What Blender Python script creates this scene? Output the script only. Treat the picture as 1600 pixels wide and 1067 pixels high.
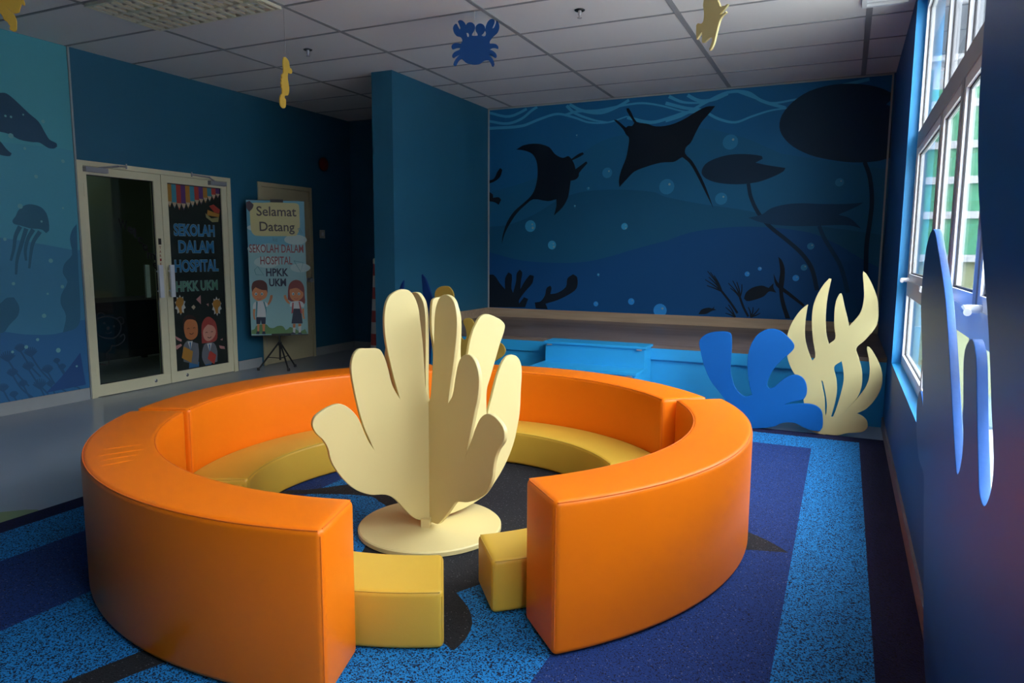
import bpy, bmesh, math, random
from mathutils import Vector, Matrix
from mathutils.geometry import tessellate_polygon
R = math.radians
random.seed(7)
scene = bpy.context.scene
for o in list(bpy.data.objects):
    bpy.data.objects.remove(o, do_unlink=True)
COL = scene.collection

# ------------------------------------------------------------------ camera
cam_data = bpy.data.cameras.new('camera')
cam = bpy.data.objects.new('camera', cam_data)
COL.objects.link(cam)
cam_data.sensor_width = 36.0
cam_data.lens = 1111.1 / 1600 * 36.0
cam_data.clip_start = 0.05
cam_data.clip_end = 200
YAW, PITCH, ROLL = .4359, -.1247, .0053
f0 = Vector((-math.sin(YAW), math.cos(YAW), 0)); r0 = Vector((math.cos(YAW), math.sin(YAW), 0)); up = Vector((0, 0, 1))
fw = f0 * math.cos(PITCH) + up * math.sin(PITCH)
u0 = up * math.cos(PITCH) - f0 * math.sin(PITCH)
rt = r0 * math.cos(ROLL) + u0 * math.sin(ROLL)
u2 = u0 * math.cos(ROLL) - r0 * math.sin(ROLL)
M = Matrix.Identity(4)
for i in range(3):
    M[i][0] = rt[i]; M[i][1] = u2[i]; M[i][2] = -fw[i]
M[0][3], M[1][3], M[2][3] = 0, 0, 1.27
cam.matrix_world = M
scene.camera = cam

# ------------------------------------------------------------------ light and exposure
vs = scene.view_settings
vs.view_transform = 'Standard'
vs.look = 'None'
vs.gamma = 1.0
vs.use_curve_mapping = False
vs.exposure = 0.0
SKY = 18.5
world = bpy.data.worlds.new('overcast_sky')
scene.world = world
world.use_nodes = True
wn = world.node_tree.nodes; wl = world.node_tree.links
bg = wn['Background']
bg.inputs['Color'].default_value = (0.93, 0.955, 1.0, 1)
bg.inputs['Strength'].default_value = SKY

def portal(loc, sx, sy, rot):
    l = bpy.data.lights.new('window_portal', 'AREA')
    l.shape = 'RECTANGLE'; l.size = sx; l.size_y = sy
    l.cycles.is_portal = True
    o = bpy.data.objects.new('window_portal', l); COL.objects.link(o)
    o.location = loc; o.rotation_euler = rot
    return o

# room numbers (metres): x to the right along the back wall, y into the room, z up
XR, XL, YB, H = .318, -5.853, 7.603, 2.917
YREAR = -3.2
PX0, PX1, PY = -4.085, -3.858, 5.65          # the wall stub left of the stage
ZST, YST = .514, 5.845                       # stage top, stage front
FZ = -.008                                   # bare floor; the rubber mat lies on it with its top at 0
WZ0, WZ1 = .545, 2.86                        # window opening
WINS = [(.08, 5.37)]
portal((XR + .11, (WINS[0][0] + WINS[0][1]) / 2, (WZ0 + WZ1) / 2), WZ1 - WZ0, WINS[0][1] - WINS[0][0], (0, R(90), 0))

# ------------------------------------------------------------------ materials
MAT = {}
def mat(name, col, rough=.6, metal=0.0, noise=0.0, nscale=20.0, bump=0.0, bscale=200.0, spec=.5, coat=0.0):
    if name in MAT: return MAT[name]
    m = bpy.data.materials.new(name); m.use_nodes = True
    n = m.node_tree.nodes; l = m.node_tree.links
    b = n['Principled BSDF']
    b.inputs['Roughness'].default_value = rough
    b.inputs['Metallic'].default_value = metal
    b.inputs['Specular IOR Level'].default_value = spec
    b.inputs['Coat Weight'].default_value = coat
    tc = n.new('ShaderNodeTexCoord')
    nz = n.new('ShaderNodeTexNoise'); nz.inputs['Scale'].default_value = nscale; nz.inputs['Detail'].default_value = 4
    l.new(tc.outputs['Object'], nz.inputs['Vector'])
    mx = n.new('ShaderNodeMix'); mx.data_type = 'RGBA'
    c = Vector(col)
    mx.inputs[6].default_value = (*(c * (1 - noise)), 1); mx.inputs[7].default_value = (*[min(1, v * (1 + noise)) for v in c], 1)
    l.new(nz.outputs['Fac'], mx.inputs[0]); l.new(mx.outputs[2], b.inputs['Base Color'])
    if bump:
        bz = n.new('ShaderNodeTexNoise'); bz.inputs['Scale'].default_value = bscale; bz.inputs['Detail'].default_value = 3
        l.new(tc.outputs['Object'], bz.inputs['Vector'])
        bp = n.new('ShaderNodeBump'); bp.inputs['Strength'].default_value = bump; bp.inputs['Distance'].default_value = .002
        l.new(bz.outputs['Fac'], bp.inputs['Height']); l.new(bp.outputs['Normal'], b.inputs['Normal'])
    MAT[name] = m
    return m

def speckle(name, a, b_, scale, thr, rough=.9, fleck=None):
    """rubber granule flooring: two colours of crumbs"""
    m = bpy.data.materials.new(name); m.use_nodes = True
    n = m.node_tree.nodes; l = m.node_tree.links; b = n['Principled BSDF']
    b.inputs['Roughness'].default_value = rough; b.inputs['Specular IOR Level'].default_value = .25
    tc = n.new('ShaderNodeTexCoord')
    v = n.new('ShaderNodeTexVoronoi'); v.inputs['Scale'].default_value = scale
    l.new(tc.outputs['Object'], v.inputs['Vector'])
    nz = n.new('ShaderNodeTexNoise'); nz.inputs['Scale'].default_value = scale * .55; nz.inputs['Detail'].default_value = 2
    l.new(tc.outputs['Object'], nz.inputs['Vector'])
    sp = n.new('ShaderNodeSeparateColor'); l.new(v.outputs['Color'], sp.inputs[0])
    ad = n.new('ShaderNodeMath'); ad.operation = 'MULTIPLY_ADD'; ad.inputs[1].default_value = .7
    l.new(sp.outputs[0], ad.inputs[0]); l.new(nz.outputs['Fac'], ad.inputs[2])
    rp = n.new('ShaderNodeValToRGB'); rp.color_ramp.interpolation = 'LINEAR'
    e = rp.color_ramp.elements
    e[0].position = thr - .03; e[0].color = (*b_, 1); e[1].position = thr + .03; e[1].color = (*a, 1)
    if fleck:
        k = e.new(1.08 - .02 if thr < 1 else .99); k.color = (*a, 1)
    l.new(ad.outputs[0], rp.inputs[0])
    out = rp.outputs[0]
    if fleck:
        gt = n.new('ShaderNodeMath'); gt.operation = 'GREATER_THAN'; gt.inputs[1].default_value = .985
        l.new(sp.outputs[1], gt.inputs[0])
        mx = n.new('ShaderNodeMix'); mx.data_type = 'RGBA'; mx.inputs[7].default_value = (*fleck, 1)
        l.new(gt.outputs[0], mx.inputs[0]); l.new(out, mx.inputs[6]); out = mx.outputs[2]
    l.new(out, b.inputs['Base Color'])
    bp = n.new('ShaderNodeBump'); bp.inputs['Strength'].default_value = .6; bp.inputs['Distance'].default_value = .003
    l.new(v.outputs['Distance'], bp.inputs['Height']); l.new(bp.outputs['Normal'], b.inputs['Normal'])
    MAT[name] = m
    return m

def wood(name, c1, c2, axis=0, rough=.5, planks=None):
    m = bpy.data.materials.new(name); m.use_nodes = True
    n = m.node_tree.nodes; l = m.node_tree.links; b = n['Principled BSDF']
    b.inputs['Roughness'].default_value = rough
    tc = n.new('ShaderNodeTexCoord'); mp = n.new('ShaderNodeMapping')
    sc = [14, 14, 14]; sc[axis] = .7
    mp.inputs['Scale'].default_value = sc
    l.new(tc.outputs['Object'], mp.inputs['Vector'])
    nz = n.new('ShaderNodeTexNoise'); nz.inputs['Scale'].default_value = 2.2; nz.inputs['Detail'].default_value = 6; nz.inputs['Distortion'].default_value = .6
    l.new(mp.outputs[0], nz.inputs['Vector'])
    rp = n.new('ShaderNodeValToRGB'); e = rp.color_ramp.elements
    e[0].position = .3; e[0].color = (*c1, 1); e[1].position = .7; e[1].color = (*c2, 1)
    l.new(nz.outputs['Fac'], rp.inputs[0]); out = rp.outputs[0]
    if planks:
        br = n.new('ShaderNodeTexBrick'); br.offset = .37
        br.inputs['Scale'].default_value = 1; br.inputs['Brick Width'].default_value = 1.2; br.inputs['Row Height'].default_value = planks
        br.inputs['Mortar Size'].default_value = .002
        br.inputs['Color1'].default_value = (.75, .75, .75, 1); br.inputs['Color2'].default_value = (1.1, 1.1, 1.1, 1); br.inputs['Mortar'].default_value = (.4, .4, .4, 1)
        l.new(tc.outputs['Object'], br.inputs['Vector'])
        mx = n.new('ShaderNodeMix'); mx.data_type = 'RGBA'; mx.blend_type = 'MULTIPLY'; mx.inputs[0].default_value = 1
        l.new(out, mx.inputs[6]); l.new(br.outputs[0], mx.inputs[7]); out = mx.outputs[2]
    l.new(out, b.inputs['Base Color'])
    MAT[name] = m
    return m

def glass(name, tint=(1, 1, 1), refl=1.0):
    m = bpy.data.materials.new(name); m.use_nodes = True
    n = m.node_tree.nodes; l = m.node_tree.links
    n.remove(n['Principled BSDF'])
    t = n.new('ShaderNodeBsdfTransparent'); t.inputs[0].default_value = (*tint, 1)
    g = n.new('ShaderNodeBsdfGlossy'); g.inputs['Roughness'].default_value = .02
    lw = n.new('ShaderNodeLayerWeight'); lw.inputs[0].default_value = .5
    pw = n.new('ShaderNodeMath'); pw.operation = 'POWER'; pw.inputs[1].default_value = 5
    l.new(lw.outputs['Facing'], pw.inputs[0])
    fr = n.new('ShaderNodeMath'); fr.operation = 'MULTIPLY_ADD'; fr.inputs[1].default_value = .96; fr.inputs[2].default_value = .04
    l.new(pw.outputs[0], fr.inputs[0])
    mu = n.new('ShaderNodeMath'); mu.operation = 'MULTIPLY'; mu.inputs[1].default_value = refl
    mx = n.new('ShaderNodeMixShader')
    l.new(fr.outputs[0], mu.inputs[0]); l.new(mu.outputs[0], mx.inputs[0]); l.new(t.outputs[0], mx.inputs[1]); l.new(g.outputs[0], mx.inputs[2])
    l.new(mx.outputs[0], n['Material Output'].inputs[0])
    MAT[name] = m
    return m

mat('wall_blue', (.016, .120, .205), .55, noise=.05, nscale=3, bump=.05, bscale=90)
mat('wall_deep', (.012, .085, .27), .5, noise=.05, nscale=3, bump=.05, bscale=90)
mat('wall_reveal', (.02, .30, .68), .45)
mat('stage_blue', (.024, .35, .70), .42, noise=.04, nscale=4)
mat('ceiling_tile', (.74, .71, .685), .9, noise=.03, nscale=300, bump=.1, bscale=500)
mat('ceiling_bar', (.27, .27, .27), .6)
mat('floor_grey', (.27, .31, .36), .28, noise=.10, nscale=2.5)
mat('skirting_grey', (.34, .36, .36), .6, noise=.08, nscale=9)
mat('skirting_brown', (.17, .15, .17), .5, noise=.1, nscale=9)
mat('cream_metal', (.72, .66, .44), .45, noise=.03)
mat('cream_door', (.55, .48, .29), .5, noise=.05)
mat('white_metal', (.72, .74, .77), .35)
mat('grey_metal', (.36, .36, .38), .4, metal=.3)
mat('chrome', (.75, .75, .75), .22, metal=1)
mat('gasket', (.02, .02, .025), .6)
mat('orange_vinyl', (.93, .196, .004), .36, noise=.03, nscale=6, bump=.08, bscale=260, spec=.3)
mat('orange_seam', (.82, .155, .006), .45)
mat('yellow_vinyl', (.68, .42, .05), .40, noise=.03, nscale=6, bump=.10, bscale=260, spec=.3)
mat('yellow_seam', (.58, .36, .045), .45)
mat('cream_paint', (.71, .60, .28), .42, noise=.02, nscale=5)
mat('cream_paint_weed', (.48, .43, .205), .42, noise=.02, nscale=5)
mat('tan_paint', (.50, .30, .05), .5, noise=.03, spec=.2)
mat('blue_paint', (.003, .10, .37), .5, noise=.03, spec=.2)
mat('navy_paint', (.008, .035, .16), .5, noise=.03, spec=.2)
mat('board_blue', (.010, .075, .28), .33, noise=.08, nscale=2.5)
mat('board_edge', (.018, .10, .36), .5, noise=.15, nscale=30, bump=.3, bscale=60)
mat('mobile_blue', (.006, .05, .19), .6, spec=.2)
mat('mobile_yellow', (.72, .45, .06), .55)
mat('mobile_cream', (.50, .42, .18), .55)
mat('thread', (.25, .24, .22), .7)
mat('black_metal', (.012, .012, .013), .45)
mat('steel_red', (.14, .008, .008), .4)
mat('plate_white', (.55, .52, .45), .4)
mat('outdoor_green', (.035, .19, .10), .5, noise=.05)
mat('outdoor_white', (.30, .31, .33), .7, noise=.05)
mat('outdoor_pale', (.20, .22, .12), .7, noise=.05)
mat('outdoor_ground', (.50, .50, .46), .9, noise=.2, nscale=1)
mat('outdoor_window', (.04, .055, .07), .15)
mat('louvre', (.72, .68, .52), .3, metal=.2)
mat('room_dark', (.30, .36, .27), .8)
mat('room_desk', (.02, .02, .025), .6)
mat('post_red', (.45, .05, .04), .4); mat('post_white', (.60, .56, .52), .4)
wood('stage_wood', (.15, .105, .085), (.27, .20, .165), 0, .38, .14)
wood('skirt_wood', (.34, .235, .15), (.46, .33, .22), 0, .45)
speckle('rub_navy', (.009, .036, .17), (.004, .005, .03), 260, .62, fleck=(.10, .12, .24))
speckle('rub_light', (.012, .215, .57), (.005, .012, .04), 235, .77)
speckle('rub_black', (.018, .019, .024), (.009, .009, .012), 260, .6, fleck=(.10, .10, .12))
speckle('rub_border', (.007, .009, .05), (.004, .004, .014), 190, .62)
glass('window_glass', (.93, .96, .97)); glass('door_glass', (.72, .80, .74))

# ------------------------------------------------------------------ mesh helpers
def link(name, me, m, parent=None):
    o = bpy.data.objects.new(name, me); COL.objects.link(o)
    if m is not None:
        for k in (m if isinstance(m, (list, tuple)) else [m]):
            me.materials.append(MAT[k] if isinstance(k, str) else k)
    if parent is not None: o.parent = parent
    return o

def tag(o, label, cat, group=None):
    o['label'] = label; o['category'] = cat
    if group: o['group'] = group
    return o

def thing(name, label, cat, loc=(0, 0, 0), rz=0, group=None):
    o = bpy.data.objects.new(name, None); COL.objects.link(o)
    o.location = loc; o.rotation_euler = (0, 0, rz); o.empty_display_size = .1
    return tag(o, label, cat, group)

def struct(o, label=None, cat=None):
    o['kind'] = 'structure'
    if label: o['label'] = label; o['category'] = cat
    return o

def bm_box(bm, a, b, mi=0):
    x0, y0, z0 = a; x1, y1, z1 = b
    v = [bm.verts.new(p) for p in ((x0, y0, z0), (x1, y0, z0), (x1, y1, z0), (x0, y1, z0), (x0, y0, z1), (x1, y0, z1), (x1, y1, z1), (x0, y1, z1))]
    fs = []
    for q in ((3, 2, 1, 0), (4, 5, 6, 7), (0, 1, 5, 4), (1, 2, 6, 5), (2, 3, 7, 6), (3, 0, 4, 7)):
        f = bm.faces.new([v[i] for i in q]); f.material_index = mi; fs.append(f)
    return fs

def bevel_all(bm, r, seg=2, ang=40):
    es = [e for e in bm.edges if len(e.link_faces) == 2 and e.calc_face_angle(0) > R(ang)]
    if es: bmesh.ops.bevel(bm, geom=es, offset=r, segments=seg, profile=.5, affect='EDGES', clamp_overlap=True)

def finish(bm, name, m, parent=None, smooth=True, ang=35):
    bmesh.ops.recalc_face_normals(bm, faces=bm.faces[:])
    me = bpy.data.meshes.new(name); bm.to_mesh(me); bm.free()
    if smooth:
        me.polygons.foreach_set('use_smooth', [True] * len(me.polygons))
        try: me.set_sharp_from_angle(angle=R(ang))
        except Exception: pass
    return link(name, me, m, parent)

def boxes(name, lst, m, parent=None, bev=0, seg=2):
    bm = bmesh.new()
    for it in lst:
        b2 = bmesh.new(); bm_box(b2, it[0], it[1], it[2] if len(it) > 2 else 0)
        if bev: bevel_all(b2, bev, seg)
        t = bpy.data.meshes.new('t'); b2.to_mesh(t); b2.free(); bm.from_mesh(t); bpy.data.meshes.remove(t)
    me = bpy.data.meshes.new(name); bm.to_mesh(me); bm.free()
    if bev:
        me.polygons.foreach_set('use_smooth', [True] * len(me.polygons)); me.set_sharp_from_angle(angle=R(35))
    return link(name, me, m, parent)

def box(name, a, b, m, parent=None, bev=0, seg=2):
    return boxes(name, [(a, b)], m, parent, bev, seg)

def bm_tube(bm, pts, r, n=8, caps=True, mi=0):
    pts = [Vector(p) for p in pts]; rs = r if isinstance(r, (list, tuple)) else [r] * len(pts)
    rings = []; prev = None
    for i, p in enumerate(pts):
        d = (pts[min(i + 1, len(pts) - 1)] - pts[max(i - 1, 0)]).normalized()
        if prev is None:
            a = d.orthogonal().normalized()
        else:
            a = (prev - d * prev.dot(d)); a = a.normalized() if a.length > 1e-6 else d.orthogonal().normalized()
        prev = a; b = d.cross(a)
        rings.append([bm.verts.new(p + (a * math.cos(2 * math.pi * k / n) + b * math.sin(2 * math.pi * k / n)) * rs[i]) for k in range(n)])
    for i in range(len(rings) - 1):
        for k in range(n):
            f = bm.faces.new((rings[i][k], rings[i][(k + 1) % n], rings[i + 1][(k + 1) % n], rings[i + 1][k])); f.material_index = mi
    if caps:
        bm.faces.new(rings[0][::-1]).material_index = mi; bm.faces.new(rings[-1]).material_index = mi

def tube(name, pts, r, m, parent=None, n=8):
    bm = bmesh.new(); bm_tube(bm, pts, r, n)
    return finish(bm, name, m, parent)

def lathe(name, prof, m, parent=None, n=24, loc=(0, 0, 0), axis='z', mats=None):
    bm = bmesh.new(); rings = []
    for (r, z) in prof:
        rings.append([bm.verts.new(((r * math.cos(2 * math.pi * k / n)), r * math.sin(2 * math.pi * k / n), z)) for k in range(n)])
    for i in range(len(rings) - 1):
        for k in range(n):
            f = bm.faces.new((rings[i][k], rings[i][(k + 1) % n], rings[i + 1][(k + 1) % n], rings[i + 1][k]))
            if mats: f.material_index = mats[i]
    bm.faces.new(rings[0][::-1]); bm.faces.new(rings[-1])
    if axis == 'x': bmesh.ops.rotate(bm, verts=bm.verts, matrix=Matrix.Rotation(R(90), 3, 'Y'))
    if axis == 'y': bmesh.ops.rotate(bm, verts=bm.verts, matrix=Matrix.Rotation(R(90), 3, 'X'))
    bmesh.ops.translate(bm, verts=bm.verts, vec=loc)
    return finish(bm, name, m, parent)

def smooth(pts, n=4, corner=62, closed=True):
    """Catmull-Rom through the points; points where the outline turns sharply stay corners"""
    P = [Vector(p[:2]) for p in pts]; N = len(P); out = []
    def sharp(i):
        if not closed and (i == 0 or i == N - 1): return True
        a = P[i] - P[i - 1]; b = P[(i + 1) % N] - P[i]
        if a.length < 1e-9 or b.length < 1e-9: return False
        return abs(a.angle_signed(b)) > R(corner)
    sh = [sharp(i) for i in range(N)]
    for i in range(N if closed else N - 1):
        p1 = P[i]; p2 = P[(i + 1) % N]; L = (p2 - p1).length
        if L < 1e-6: continue
        p0 = P[i - 1] if not sh[i] else p1; p3 = P[(i + 2) % N] if not sh[(i + 1) % N] else p2
        def tg(pa, pb, pc):
            la = (pb - pa).length; lc = (pc - pb).length
            if la < 1e-6 or lc < 1e-6: return (pc - pa) * (L / max(la + lc, 1e-6))
            return (pc - pa) * (L / (la + lc))
        t1 = tg(p0, p1, p2); t2 = tg(p1, p2, p3)
        for k in range(n):
            t = k / n; t_2 = t * t; t_3 = t_2 * t
            out.append(p1 * (2 * t_3 - 3 * t_2 + 1) + t1 * (t_3 - 2 * t_2 + t) + p2 * (-2 * t_3 + 3 * t_2) + t2 * (t_3 - t_2))
    if not closed: out.append(P[-1])
    return [(v.x, v.y) for v in out]

def area(p): return sum(p[i - 1][0] * p[i][1] - p[i][0] * p[i - 1][1] for i in range(len(p))) / 2

def curve_mesh(loops, thick, bev=0.0):
    cu = bpy.data.curves.new('c', 'CURVE'); cu.dimensions = '2D'; cu.fill_mode = 'BOTH'
    cu.extrude = max(thick / 2 - bev, 1e-4); cu.bevel_depth = bev; cu.bevel_resolution = 2; cu.offset = -bev
    for lp in loops:
        s = cu.splines.new('POLY'); s.points.add(len(lp) - 1)
        for i, p in enumerate(lp): s.points[i].co = (p[0], p[1], 0, 1)
        s.use_cyclic_u = True
    o = bpy.data.objects.new('c', cu); me = bpy.data.meshes.new_from_object(o)
    bpy.data.objects.remove(o); bpy.data.curves.remove(cu)
    return me

def cutout(name, loops, thick, m, parent=None, bev=.002, n=4, corner=62, edge=None):
    """sheet-board cutout in local x (along), z (up), thickness along local y"""
    L = [smooth(l, n, corner) for l in loops]
    L[0] = L[0] if area(L[0]) > 0 else L[0][::-1]
    me = curve_mesh(L, thick, bev)
    me.transform(Matrix.Rotation(R(90), 4, 'X'))
    me.polygons.foreach_set('use_smooth', [True] * len(me.polygons)); me.set_sharp_from_angle(angle=R(40))
    me.name = name
    o = link(name, me, [m] + ([edge] if edge else []), parent)
    if edge:
        for p in me.polygons:
            if abs(p.normal.y) < .6: p.material_index = 1
    return o

class Art:
    """flat painted or printed surface: polygons stacked in thin layers, in plane coordinates u, v with w out of the plane"""
    STEP = .0004
    def __init__(s): s.f = []; s.m = []; s.k = 0
    def lay(s, v): s.k += 1; return v + (s.k % 40) * .02
    def mi(s, m):
        if m not in s.m: s.m.append(m)
        return s.m.index(m)
    def poly(s, pts, m, layer=1, n=3, corner=62):
        p = smooth(pts, n, corner) if n else [tuple(q[:2]) for q in pts]
        tr = tessellate_polygon([[Vector((a, b, 0)) for a, b in p]])
        layer = s.lay(layer); s.f.append(([(a, b, layer * s.STEP) for a, b in p], [tuple(t) for t in tr], s.mi(m)))
        return s
    def stroke(s, pts, w, m, layer=1, n=4, w2=None):
        p = [Vector(q) for q in smooth(pts, n, 200, False)]; layer = s.lay(layer)
        L, Rr = [], []
        for i, q in enumerate(p):
            d = (p[min(i + 1, len(p) - 1)] - p[max(i - 1, 0)]); d = d.normalized() if d.length > 1e-9 else Vector((1, 0))
            t = i / max(1, len(p) - 1); ww = (w + ((w2 if w2 is not None else w) - w) * t) / 2
            nr = Vector((-d.y, d.x)) * ww; L.append(q + nr); Rr.append(q - nr)
        for i in range(len(p) - 1):
            s.f.append(([(v.x, v.y, layer * s.STEP) for v in (L[i], Rr[i], Rr[i + 1], L[i + 1])], [(0, 1, 2), (0, 2, 3)], s.mi(m)))
        return s
    def circle(s, c, r, m, layer=1, n=18, ry=None):
        return s.poly([(c[0] + r * math.cos(2 * math.pi * k / n), c[1] + (ry or r) * math.sin(2 * math.pi * k / n)) for k in range(n)], m, layer, 0)
    def text(s, t, a, b, at, m, layer=2, bold=0.0, outline=None, ow=.02):
        """text from baseline point a to baseline point b, cap height given by the point at"""
        def put(off, mm, ly):
            cu = bpy.data.curves.new('t', 'FONT'); cu.body = t; cu.size = 1; cu.offset = off; cu.resolution_u = 3; cu.extrude = 0
            o = bpy.data.objects.new('t', cu); me = bpy.data.meshes.new_from_object(o)
            V = [v.co.copy() for v in me.vertices]
            me.calc_loop_triangles(); T = [tuple(x.vertices) for x in me.loop_triangles]
            bpy.data.meshes.remove(me); bpy.data.objects.remove(o); bpy.data.curves.remove(cu)
            return V, T
        V, T = put(bold, m, layer)
        x0 = min(v.x for v in V); x1 = max(v.x for v in V); cap = .69 + bold * 2
        sx = (b[0] - a[0]) / (x1 - x0); sh = (b[1] - a[1]) / (x1 - x0); sy = (at[1] - a[1]) / cap
        def emit(V, T, mm, ly):
            s.f.append(([(a[0] + (v.x - x0) * sx, a[1] + (v.x - x0) * sh + v.y * sy, ly * s.STEP) for v in V], T, s.mi(mm)))
        emit(V, T, m, layer + 1)
        if outline:
            V2, T2 = put(bold + ow, outline, layer); emit(V2, T2, outline, layer)
        return s
    def build(s, name, parent=None, frame=None, origin=(0, 0)):
        vs_, fs_, mi_ = [], [], []
        for vv, tt, k in s.f:
            b = len(vs_); vs_ += [(x - origin[0], y - origin[1], z) for x, y, z in vv]
            for t in tt:
                fs_.append([b + i for i in t]); mi_.append(k)
        me = bpy.data.meshes.new(name); me.from_pydata(vs_, [], fs_)
        me.polygons.foreach_set('material_index', mi_)
        if frame is not None: me.transform(frame)
        # all faces look out of the plane
        me.update()
        w = (frame.to_3x3() @ Vector((0, 0, 1))) if frame is not None else Vector((0, 0, 1))
        bm = bmesh.new(); bm.from_mesh(me)
        for f in bm.faces:
            f.normal_update()
            if f.normal.dot(w) < 0: f.normal_flip()
        bm.to_mesh(me); bm.free()
        return link(name, me, s.m, parent)

def frame(u, v, o):
    u = Vector(u); v = Vector(v); w = u.cross(v)
    m = Matrix.Identity(4)
    for i in range(3): m[i][0] = u[i]; m[i][1] = v[i]; m[i][2] = w[i]; m[i][3] = o[i]
    return m
FBACK = frame((1, 0, 0), (0, 0, 1), (0, YB - .0006, 0))
FLEFT = frame((0, 1, 0), (0, 0, 1), (XL + .0006, 0, 0))

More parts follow.
